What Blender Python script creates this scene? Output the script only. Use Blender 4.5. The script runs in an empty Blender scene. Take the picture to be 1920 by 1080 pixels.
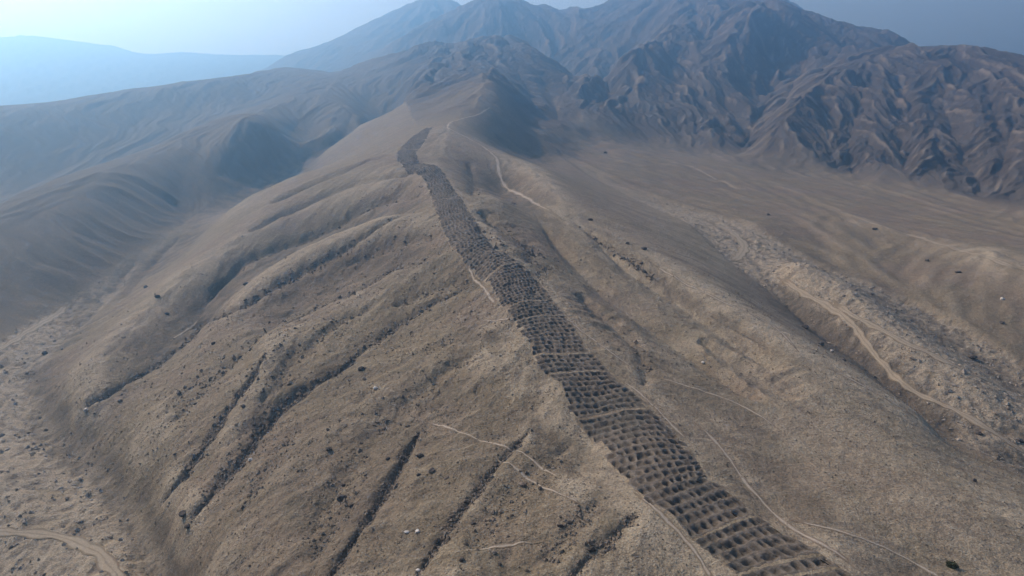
import bpy, math, random
import numpy as np
from mathutils import Vector
random.seed(4); rng=np.random.default_rng(4)
scene=bpy.context.scene
COL=scene.collection

# ---- camera ----
cam=bpy.data.cameras.new('camera'); cam_ob=bpy.data.objects.new('camera',cam); COL.objects.link(cam_ob)
cam.sensor_width=36.0; cam.lens=24.0; cam.clip_start=1.0; cam.clip_end=30000.0
cam_ob.location=(0,0,80); cam_ob.rotation_euler=(math.radians(90-11.5),0,0)
scene.camera=cam_ob

# ---- sky, sun, exposure ----
SUN_AZ=math.radians(-50); SUN_EL=math.radians(38)      # azimuth from +y towards +x
world=bpy.data.worlds.new('World'); scene.world=world; world.use_nodes=True
nt=world.node_tree; nt.nodes.clear()
sky=nt.nodes.new('ShaderNodeTexSky'); sky.sky_type='NISHITA'; sky.sun_disc=False
sky.sun_elevation=SUN_EL; sky.sun_rotation=SUN_AZ; sky.altitude=600; sky.air_density=1.0; sky.dust_density=3.0; sky.ozone_density=1.5
bg=nt.nodes.new('ShaderNodeBackground'); bg.inputs['Strength'].default_value=0.15
wo=nt.nodes.new('ShaderNodeOutputWorld'); nt.links.new(sky.outputs[0],bg.inputs[0]); nt.links.new(bg.outputs[0],wo.inputs[0])
sun=bpy.data.lights.new('sun','SUN'); sun.energy=5.0; sun.angle=math.radians(0.6); sun.color=(1.0,0.88,0.73)
sun_ob=bpy.data.objects.new('sun',sun); COL.objects.link(sun_ob)
sd=Vector((math.sin(SUN_AZ)*math.cos(SUN_EL),math.cos(SUN_AZ)*math.cos(SUN_EL),math.sin(SUN_EL)))
sun_ob.rotation_euler=sd.to_track_quat('Z','Y').to_euler()
scene.view_settings.view_transform='Standard'; scene.view_settings.look='None'
scene.view_settings.exposure=0.40; scene.view_settings.gamma=1.0
scene.cycles.use_denoising=True; scene.cycles.volume_bounces=1; scene.cycles.max_bounces=6

# ---- survey of the place, in metres (x right, y ahead, z up) ----
LINES={
 'band':[(52.0,92.0,10.7),(49.8,98.1,10.5),(44.8,110.6,11.8),(39.3,125.2,13.3),(32.7,142.1,15.9),(24.5,165.0,18.0),(15.4,189.4,22.6),(8.6,213.9,27.7),(-1.9,242.8,34.5),(-14.4,281.3,43.1),(-28.8,336.1,51.7),(-45.3,404.7,63.0),(-67.2,473.4,74.5),(-73.7,521.2,83.7),(-70.6,579.9,96.3)],
 'rcrest':[(-52.5,575.3,98.7),(-34.1,558.3,90.3),(-11.8,514.9,77.9),(13.8,445.6,63.0),(33.8,360.6,46.8),(58.1,307.2,34.8),(77.2,254.1,25.0),(93.2,212.8,17.3),(103.5,197.5,12.6),(111.9,188.4,8.0),(119.3,185.4,3.3)],
 'rcrest_in':[(-6.8,436.4,58.4),(13.9,355.6,47.3),(36.0,284.5,33.6),(54.4,233.3,23.0),(68.1,189.1,16.3),(80.6,161.6,11.5),(93.8,140.4,7.8),(107.2,130.6,4.4)],
 'swale':[(-8.2,353.7,52.9),(4.6,294.2,41.4),(19.7,247.3,31.7),(31.9,208.0,24.0),(38.0,178.3,18.4),(45.4,156.1,14.5),(48.6,137.3,12.5),(50.2,122.8,11.2),(56.2,108.4,11.1)],
 'rlow':[(125.3,190.3,-2.7),(128.0,182.0,-3.7),(132.9,173.5,-5.2),(136.5,168.1,-6.4),(153.2,156.8,-12.2)],
 'rnear':[(75.2,118.1,8.3),(91.5,109.3,5.2),(68.2,105.7,7.7),(70.9,95.6,8.0)],
 'rwash':[(77.8,850.8,98.8),(58.2,760.8,82.6),(47.8,677.0,72.2),(68.6,592.4,57.4),(93.8,503.0,44.6),(116.9,439.7,34.4),(124.0,373.9,22.0),(132.1,338.7,14.4),(135.9,291.1,6.0),(138.1,261.7,1.8),(139.0,240.6,-1.5),(138.9,221.5,-5.2),(139.6,208.7,-7.6),(148.1,199.1,-9.8),(158.6,187.9,-14.9),(176.6,173.2,-21.9)],
 'rwash2':[(149.8,350.1,20.1),(157.5,307.7,12.4),(165.1,268.1,3.3),(171.9,238.0,-4.3),(179.7,216.1,-11.6),(195.2,193.7,-21.4)],
 'rwash_up':[(77.8,850.8,98.8),(96.0,936.4,118.0),(118.8,1032.9,140.9),(164.1,1244.7,178.8),(218.8,1456.9,218.9),(305.5,1777.1,287.7)],
 'bowl':[(-16.0,597.7,83.4),(0.0,622.0,77.5),(25.0,651.4,71.5),(47.8,677.0,72.2)],
 'bowl2':[(29.7,780.8,105.9),(45.9,752.1,89.9)],
 'fan_toe':[(79.7,608.0,59.1),(113.8,523.2,43.2),(154.7,449.4,31.6),(158.4,385.8,20.2),(172.5,338.6,13.9),(185.2,290.2,1.8),(196.5,249.4,-8.3)],
 'fan':[(85.9,901.4,96.6),(110.2,848.5,87.4),(150.3,753.3,70.7),(183.3,700.0,59.7),(206.2,605.1,44.4),(225.7,536.9,35.6),(245.0,490.3,32.2),(254.4,438.0,26.0),(260.7,370.7,21.3),(269.5,339.1,16.5),(288.2,301.8,8.7)],
 'fan_b':[(201.9,773.2,68.1),(274.2,656.7,47.4),(306.4,530.9,31.1),(315.8,427.4,23.9)],
 'mbase':[(154.7,920.9,92.1),(228.4,876.9,76.4),(281.9,835.2,72.2),(320.6,771.4,59.4),(357.5,724.0,52.4),(381.6,666.6,45.9),(393.8,603.8,38.5),(393.8,562.2,34.4),(398.1,520.9,32.1),(418.4,448.0,24.7)],
 'm2crest':[(836.7,931.0,141.7),(796.2,1019.9,177.2),(787.5,1097.3,206.7),(764.8,1153.3,231.2),(745.7,1207.9,248.7),(719.1,1239.4,253.1),(683.1,1239.0,251.3),(615.3,1182.6,225.0),(521.7,1104.8,193.3),(451.6,1038.8,170.0),(396.6,972.4,144.5),(341.7,905.6,117.4),(310.3,864.6,91.4)],
 'm2back':[(1064.8,1511.2,234.9),(984.4,1565.7,251.8),(890.6,1568.0,263.3),(754.4,1488.8,275.2),(632.8,1415.4,265.6)],
 'm3crest':[(961.9,1698.5,302.7),(949.4,1722.3,319.3),(932.0,1737.2,342.2),(920.1,1771.6,361.1),(881.9,1793.2,367.1),(846.6,1816.2,379.7),(820.3,1850.3,397.0),(788.5,1885.4,418.7),(750.9,1910.5,441.8),(716.3,1945.8,464.7),(696.6,1966.7,467.5),(631.6,1999.8,479.5),(534.4,2024.0,498.3),(453.1,2134.3,538.7)],
 'm3spur':[(722.7,1643.9,335.1),(661.7,1627.8,356.6),(608.2,1587.9,360.9),(541.8,1543.9,345.6),(423.9,1397.3,277.1),(376.8,1360.8,247.8),(324.8,1314.2,219.5)],
 'm3left':[(604.7,1912.5,451.5),(455.6,1714.4,380.9),(335.3,1560.2,325.4),(218.4,1361.6,251.8),(154.0,1230.4,208.8),(109.7,1121.1,173.1)],
 'm3low':[(324.8,1314.2,219.5),(267.3,1228.4,198.9),(181.4,1120.2,168.9),(127.9,1011.9,138.2),(85.9,903.7,108.0)],
 'm3gul':[(540.0,1509.8,278.0),(433.3,1224.3,179.0),(345.1,975.3,108.8),(305.9,888.4,83.1)],
 'm3gul2':[(450.9,1645.3,342.2),(342.9,1392.8,254.7),(309.4,1139.6,163.9),(297.9,954.8,108.2)],
 'm2g1':[(520.8,1049.5,172.5),(425.0,872.7,105.8),(367.5,745.4,57.3)],
 'm2s1':[(596.1,1137.7,204.8),(485.2,928.2,127.9),(401.6,757.9,68.4)],
 'm2g2':[(589.7,1059.9,173.4),(479.8,850.8,98.8),(401.6,698.2,50.7)],
 'm2s2':[(688.6,1183.0,226.7),(552.0,929.6,134.8),(450.0,732.5,68.7)],
 'm2g3':[(630.0,996.1,160.5),(510.6,776.7,85.6),(417.2,603.8,38.5)],
 'm2s3':[(720.5,1108.1,209.5),(611.9,908.9,133.6),(497.7,713.2,74.4)],
 'm2g4':[(421.4,960.6,136.7),(384.4,838.0,86.0)],
 'ridge':[(-70.6,579.9,96.3),(-54.8,601.3,101.3),(-35.9,649.1,110.7),(-13.5,713.0,123.6),(-17.3,820.3,149.3),(-28.8,958.8,178.3)],
 'm1r':[(-17.6,1580.2,323.0),(45.3,1522.1,288.2),(97.7,1301.8,208.8),(109.4,1161.7,172.2)],
 'm1l':[(-17.6,1580.2,323.0),(-69.8,1568.0,313.4),(-113.3,1524.1,298.2),(-153.8,1556.8,308.4),(-225.0,1573.6,290.8),(-315.9,1590.8,275.0),(-372.7,1563.8,242.6)],
 'm1spur':[(-113.3,1524.1,298.2),(-98.8,1148.2,206.0),(-90.6,828.2,137.9),(-78.6,626.7,100.8)],
 'm1lg':[(-140.0,1169.0,208.3),(-126.2,879.3,138.3),(-115.2,687.9,100.3)],
 'm1hid':[(-506.2,1873.2,258.6),(-385.9,1982.6,294.7),(-193.0,1990.3,332.5),(-21.7,1940.8,340.0),(68.4,1826.1,277.7),(125.0,1661.3,220.4)],
 'm4':[(-534.1,2237.4,293.3),(-360.9,2207.6,397.6),(-262.5,2217.5,445.9),(-193.6,2223.3,474.8),(-119.8,2230.9,511.8),(-83.7,2234.5,529.5),(-23.0,2234.5,529.5),(25.2,2283.3,518.8),(127.6,2441.5,544.1),(283.2,2652.3,576.8),(382.5,2552.9,590.0),(543.8,2564.9,648.8),(722.7,2677.6,701.2),(1033.6,2881.3,699.2)],
 'm4g':[(148.4,1995.0,355.8),(193.4,1722.2,268.9)],
 'm3back':[(498.4,2337.4,534.0),(755.9,2380.1,492.7),(949.2,2373.0,458.2),(1212.9,2359.0,389.3),(1509.4,2390.0,290.6),(1778.9,2375.6,220.1)],
 'm5':[(-970.3,2816.1,378.9),(-923.8,2879.8,441.2),(-831.2,2937.9,475.7),(-757.0,2997.0,515.5),(-661.6,3060.4,576.4),(-571.9,3177.6,650.9),(-474.2,3240.1,707.1),(-412.2,3245.3,732.8),(-333.6,3248.2,746.8),(-262.1,3243.4,723.5),(-214.5,3235.8,686.1)],
 'm5hid':[(-689.1,2557.3,360.6),(-507.8,2625.0,442.8),(-312.5,2632.8,481.1),(-172.3,2587.8,510.6)],
 'm4back':[(-168.8,3796.9,685.2),(382.8,3680.5,614.8),(929.7,3691.4,668.4),(1476.6,3669.6,561.2),(2362.5,3729.6,354.4)],
 'm5back':[(-1125.0,3757.6,492.3),(-792.2,4089.0,616.2),(-343.8,4200.1,660.5)],
 'far':[(-4528.1,4830.1,747.6),(-3809.4,4837.2,782.8),(-3450.0,4843.0,811.0),(-3270.3,4848.0,835.7),(-3090.6,4843.7,814.5),(-2910.9,4838.7,789.9),(-2698.8,4936.5,769.3),(-2587.5,5027.4,714.2),(-2373.4,5139.7,764.9),(-2187.5,5239.2,752.1),(-1990.6,5445.5,763.1),(-1780.5,5553.5,792.4)],
 'farhid':[(-2559.4,2679.4,208.5),(-2025.0,2788.8,244.5),(-1721.9,3002.1,290.0),(-1356.2,3221.2,363.8),(-1237.5,3434.2,407.4)],
 'farback':[(-7875.0,8200.8,261.2),(-6000.0,8200.8,261.2),(-2875.0,8200.8,261.2),(0.0,8200.8,261.2),(3375.0,8200.8,261.2),(7750.0,8200.8,261.2)],
 'edge_back':[(2906.2,3080.0,170.9),(2475.0,3287.8,189.2)],
 'sp3':[(-836.7,872.7,105.8),(-745.3,927.5,124.5),(-712.5,980.8,135.7),(-661.4,1054.5,146.8),(-601.6,1141.0,170.6),(-533.8,1269.6,201.0),(-506.2,1407.4,226.3),(-525.0,1671.1,268.1)],
 'sp3hid':[(-984.4,1023.2,93.5),(-862.5,1182.8,125.4),(-760.0,1321.1,153.1),(-667.2,1449.3,181.4),(-617.6,1608.7,212.4)],
 'sp3face':[(-645.0,880.2,92.9),(-570.0,985.6,109.1),(-490.0,1158.6,156.8)],
 'v23':[(-630.0,641.1,21.0),(-577.5,777.6,39.7),(-550.9,831.4,53.4),(-522.5,896.3,71.6),(-484.7,962.4,95.5),(-446.2,1050.4,126.5),(-413.3,1189.6,158.9)],
 'sp2':[(-413.4,415.5,15.6),(-397.5,479.3,28.4),(-390.0,521.9,36.8),(-395.9,564.5,45.5),(-401.3,612.3,54.8),(-395.0,649.6,62.6),(-384.4,724.1,77.6),(-382.6,852.5,107.1),(-365.6,926.5,119.7),(-343.8,1033.2,142.5),(-323.4,1194.1,180.9),(-330.4,1385.7,220.1)],
 'sp2hid':[(-492.2,493.9,-0.5),(-465.0,621.6,25.2),(-470.9,716.8,41.7),(-444.0,833.6,64.0),(-424.1,940.9,90.3)],
 'sp2g':[(-350.0,821.3,104.2),(-325.4,713.2,74.4),(-315.0,647.1,50.4),(-299.4,586.5,28.3)],
 'sp2s':[(-225.0,925.4,114.2),(-253.7,872.1,103.2),(-272.8,808.7,92.4),(-290.5,728.5,74.3),(-307.8,701.4,66.6),(-307.5,646.1,45.5),(-294.3,599.0,24.9)],
 'sp2n':[(-350.3,597.5,57.2),(-315.0,478.6,24.7),(-292.1,393.9,-0.1)],
 'sp2g2':[(-261.6,1117.2,154.1),(-207.8,978.3,123.3),(-205.9,869.7,91.4),(-225.0,815.7,76.7)],
 'sp2f':[(-253.1,920.9,92.1),(-273.1,772.6,65.2),(-284.4,655.4,41.0)],
 'lwash':[(-265.8,251.5,-37.9),(-251.5,274.2,-26.7),(-244.5,313.4,-14.9),(-250.3,349.0,-10.5),(-256.8,386.3,-7.4),(-260.7,438.1,1.5),(-264.3,501.2,10.2),(-267.3,579.9,21.2),(-265.0,669.3,34.0),(-249.4,770.1,53.0),(-228.4,876.9,76.4),(-199.1,1004.6,102.2),(-172.3,1078.8,115.8)],
 'lwash_n':[(-213.8,270.4,-20.5),(-184.2,246.5,-22.4),(-156.1,218.9,-22.6),(-128.8,189.4,-22.6),(-103.5,161.7,-22.8),(-87.5,142.3,-22.9),(-83.1,121.7,-24.0)],
 'lwash_w':[(-213.0,217.1,-31.6),(-172.2,169.6,-39.3),(-142.5,172.6,-24.8),(-162.0,199.6,-22.6)],
 'ledge':[(-82.3,599.9,94.1),(-103.1,614.1,89.0),(-123.9,623.2,83.5),(-155.4,594.2,66.4),(-183.8,566.6,55.8),(-202.9,533.6,44.1),(-211.2,511.3,34.9)],
 'ltoe':[(-244.3,527.6,14.9),(-246.0,464.2,4.3),(-237.0,401.4,-3.3),(-229.1,351.1,-10.2),(-218.9,309.3,-15.0),(-210.9,286.0,-18.9),(-174.0,247.2,-19.4),(-137.2,212.4,-19.6),(-107.2,179.5,-20.6),(-87.3,154.9,-21.4),(-73.6,134.5,-21.3)],
 'ls1':[(-54.5,415.2,64.2),(-77.8,419.3,59.2),(-111.6,422.0,47.7),(-138.5,422.4,39.5),(-157.4,392.0,25.4),(-167.7,364.3,14.7),(-175.3,331.6,4.4),(-176.3,294.1,-4.2),(-175.3,264.1,-11.3)],
 'lg1':[(-44.0,353.4,51.6),(-67.9,362.2,44.4),(-92.0,366.3,34.8),(-115.6,366.6,26.1),(-139.7,359.9,18.4),(-153.1,342.7,8.9),(-147.9,312.6,1.5),(-151.6,282.8,-4.5),(-155.6,248.8,-11.3),(-158.9,233.8,-15.0)],
 'ls1b':[(-35.3,311.3,45.3),(-62.8,334.5,44.0),(-87.7,327.3,33.7),(-101.6,321.0,27.6),(-116.8,298.2,15.7),(-125.7,289.7,9.2)],
 'lg2':[(-21.4,271.1,38.0),(-46.9,297.2,36.3),(-77.0,303.5,26.8),(-96.8,288.2,16.7),(-115.8,276.6,10.1),(-133.5,282.3,2.8)],
 'ls2':[(-11.9,249.7,33.2),(-34.4,271.2,33.6),(-54.8,264.6,26.2),(-73.1,252.8,18.2),(-88.0,236.3,12.4),(-101.1,219.9,2.1),(-113.4,206.7,-7.7),(-118.7,199.0,-15.1)],
 'lg3':[(-1.8,218.1,28.5),(-19.1,238.3,27.6),(-40.6,228.6,19.9),(-51.6,211.1,13.9),(-64.1,194.5,7.7),(-70.9,181.3,3.1),(-75.1,164.9,-2.5),(-82.3,154.9,-11.2)],
 'lg4':[(-66.9,244.6,18.2),(-82.3,225.1,12.7),(-87.3,204.2,5.0),(-88.4,182.0,-3.7),(-95.5,172.8,-13.6)],
 'ls4':[(-74.4,229.5,14.3),(-76.2,201.8,8.5),(-80.3,181.9,1.2),(-84.4,165.7,-8.3)],
 'ls3':[(3.2,196.7,23.7),(-12.9,199.3,21.3),(-28.5,194.5,17.8),(-39.0,182.5,13.8),(-49.5,165.1,8.5),(-55.0,147.8,4.0),(-59.0,134.4,-1.6),(-61.2,125.4,-5.8)],
 'lg5':[(-18.3,170.2,13.8),(-22.6,159.6,11.6),(-26.1,140.7,9.0),(-30.0,124.8,6.0),(-34.9,110.7,2.1)],
 'ls5':[(12.0,160.8,17.5),(-5.4,163.3,15.0),(-13.3,144.4,12.3),(-19.1,132.6,9.4),(-24.6,118.8,6.7),(-29.8,106.0,4.3)],
 'lg6':[(6.4,154.3,15.9),(-2.3,138.6,13.8),(-8.6,125.9,11.8),(-12.9,115.3,9.5),(-17.8,101.6,7.5)],
 'ls6':[(20.8,129.3,13.5),(9.8,129.3,13.5),(2.0,118.9,12.3),(-3.8,109.3,10.5),(-9.5,97.9,9.2)],
 'lg7':[(24.0,111.9,13.1),(17.4,105.5,11.9),(10.1,96.1,10.5)],
 'bot':[(-70.1,99.8,-21.2),(-35.9,84.6,-5.8),(-11.2,76.1,2.8),(9.4,72.8,6.2),(28.2,69.4,9.7),(53.8,69.4,9.7),(84.6,81.8,5.8)],
 'm1face':[(27.0,1196.8,194.1),(37.1,981.2,137.9),(23.8,779.1,97.2)],
 'bl':[(14.9,136.3,12.4),(6.4,153.1,15.1),(-1.4,173.2,18.6),(-9.7,198.7,23.2)],
}
BOUNDS={'near':[(-265.8,251.5),(-251.5,274.2),(-244.5,313.4),(-250.3,349.0),(-256.8,386.3),(-260.7,438.1),(-264.3,501.2),(-267.3,579.9),(-265.0,669.3),(-249.4,770.1),(-228.4,876.9),(-199.1,1004.6),(-172.3,1078.8),(-84.4,615.6),(-55.1,604.4),(-30.2,564.8),(-13.1,571.7),(25.0,651.4),(47.8,677.0),(68.6,592.4),(93.8,503.0),(116.9,439.7),(124.0,373.9),(132.1,338.7),(135.9,291.1),(138.1,261.7),(139.0,240.6),(138.9,221.5),(139.6,208.7),(148.1,199.1),(158.6,187.9),(176.6,173.2)],'mbase':[(154.7,920.9),(228.4,876.9),(281.9,835.2),(320.6,771.4),(357.5,724.0),(381.6,666.6),(393.8,603.8),(393.8,562.2),(398.1,520.9),(418.4,448.0)],'v23':[(-630.0,641.1),(-577.5,777.6),(-550.9,831.4),(-522.5,896.3),(-484.7,962.4),(-446.2,1050.4),(-413.3,1189.6)],'farhid':[(-2559.4,2679.4),(-2025.0,2788.8),(-1721.9,3002.1),(-1356.2,3221.2),(-1237.5,3434.2)]}
WASH_L=[(-280.9,620.7),(-260.4,501.0),(-244.7,424.7),(-231.0,361.9),(-221.7,317.7),(-212.1,286.3),(-179.4,249.0),(-143.2,216.1),(-111.4,181.4),(-89.2,155.8),(-71.7,130.3),(-87.3,112.0),(-128.0,112.0),(-246.1,231.0),(-255.8,279.7),(-253.5,326.2),(-258.7,361.8),(-262.6,395.9),(-266.6,448.7),(-272.2,516.9),(-278.9,600.7)]
WASH_R=[(46.4,703.3),(68.0,586.9),(91.9,492.2),(114.2,428.7),(117.9,363.2),(128.2,328.0),(134.1,286.8),(136.6,258.4),(137.3,237.4),(137.2,218.4),(136.9,205.7),(144.6,194.0),(153.1,180.9),(178.2,166.8),(213.1,203.9),(212.5,260.2),(208.3,293.0),(198.9,327.0),(182.5,359.5),(169.6,398.8),(154.7,449.4),(117.8,523.7),(81.0,618.5),(53.9,703.6)]
BAND_LEFT=[(-69.96,601.12),(-75.77,595.97),(-81.51,547.4),(-82.33,499.85),(-77.14,464.87),(-65.59,427.83),(-53.79,407.73),(-50.19,396.06),(-45.0,372.16),(-39.99,345.08),(-34.3,315.86),(-31.24,302.03),(-25.92,281.38),(-18.96,263.39),(-15.45,256.24),(-7.36,236.93),(-4.49,224.52),(0.51,210.0),(2.13,202.7),(4.91,195.57),(5.79,187.35),(7.38,180.93),(9.24,176.46),(12.24,171.63),(12.82,163.69),(14.43,156.88),(16.59,152.27),(19.49,142.72),(22.23,131.01),(25.52,119.88),(27.86,116.93),(29.94,114.62),(31.57,110.02),(33.13,108.01),(36.02,103.59),(38.31,99.58),(40.31,95.46)]
BAND_RIGHT=[(-64.91,588.45),(-65.48,558.27),(-64.3,526.43),(-65.91,480.4),(-59.24,445.5),(-46.69,433.5),(-38.25,403.17),(-32.36,373.46),(-27.41,353.41),(-22.3,333.3),(-18.13,313.97),(-14.42,297.36),(-10.26,277.65),(-7.72,272.25),(-0.41,258.14),(8.23,246.6),(11.45,235.48),(16.62,215.46),(19.82,204.55),(20.77,198.99),(23.29,189.77),(26.35,180.13),(28.04,174.58),(29.57,171.5),(30.97,168.08),(33.74,161.52),(35.0,156.5),(37.2,150.02),(39.03,144.11),(39.89,139.96),(40.05,129.44),(42.47,127.2),(45.04,121.52),(47.75,116.04),(49.49,112.59),(53.1,107.71),(55.45,102.76),(58.67,98.41)]
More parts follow.
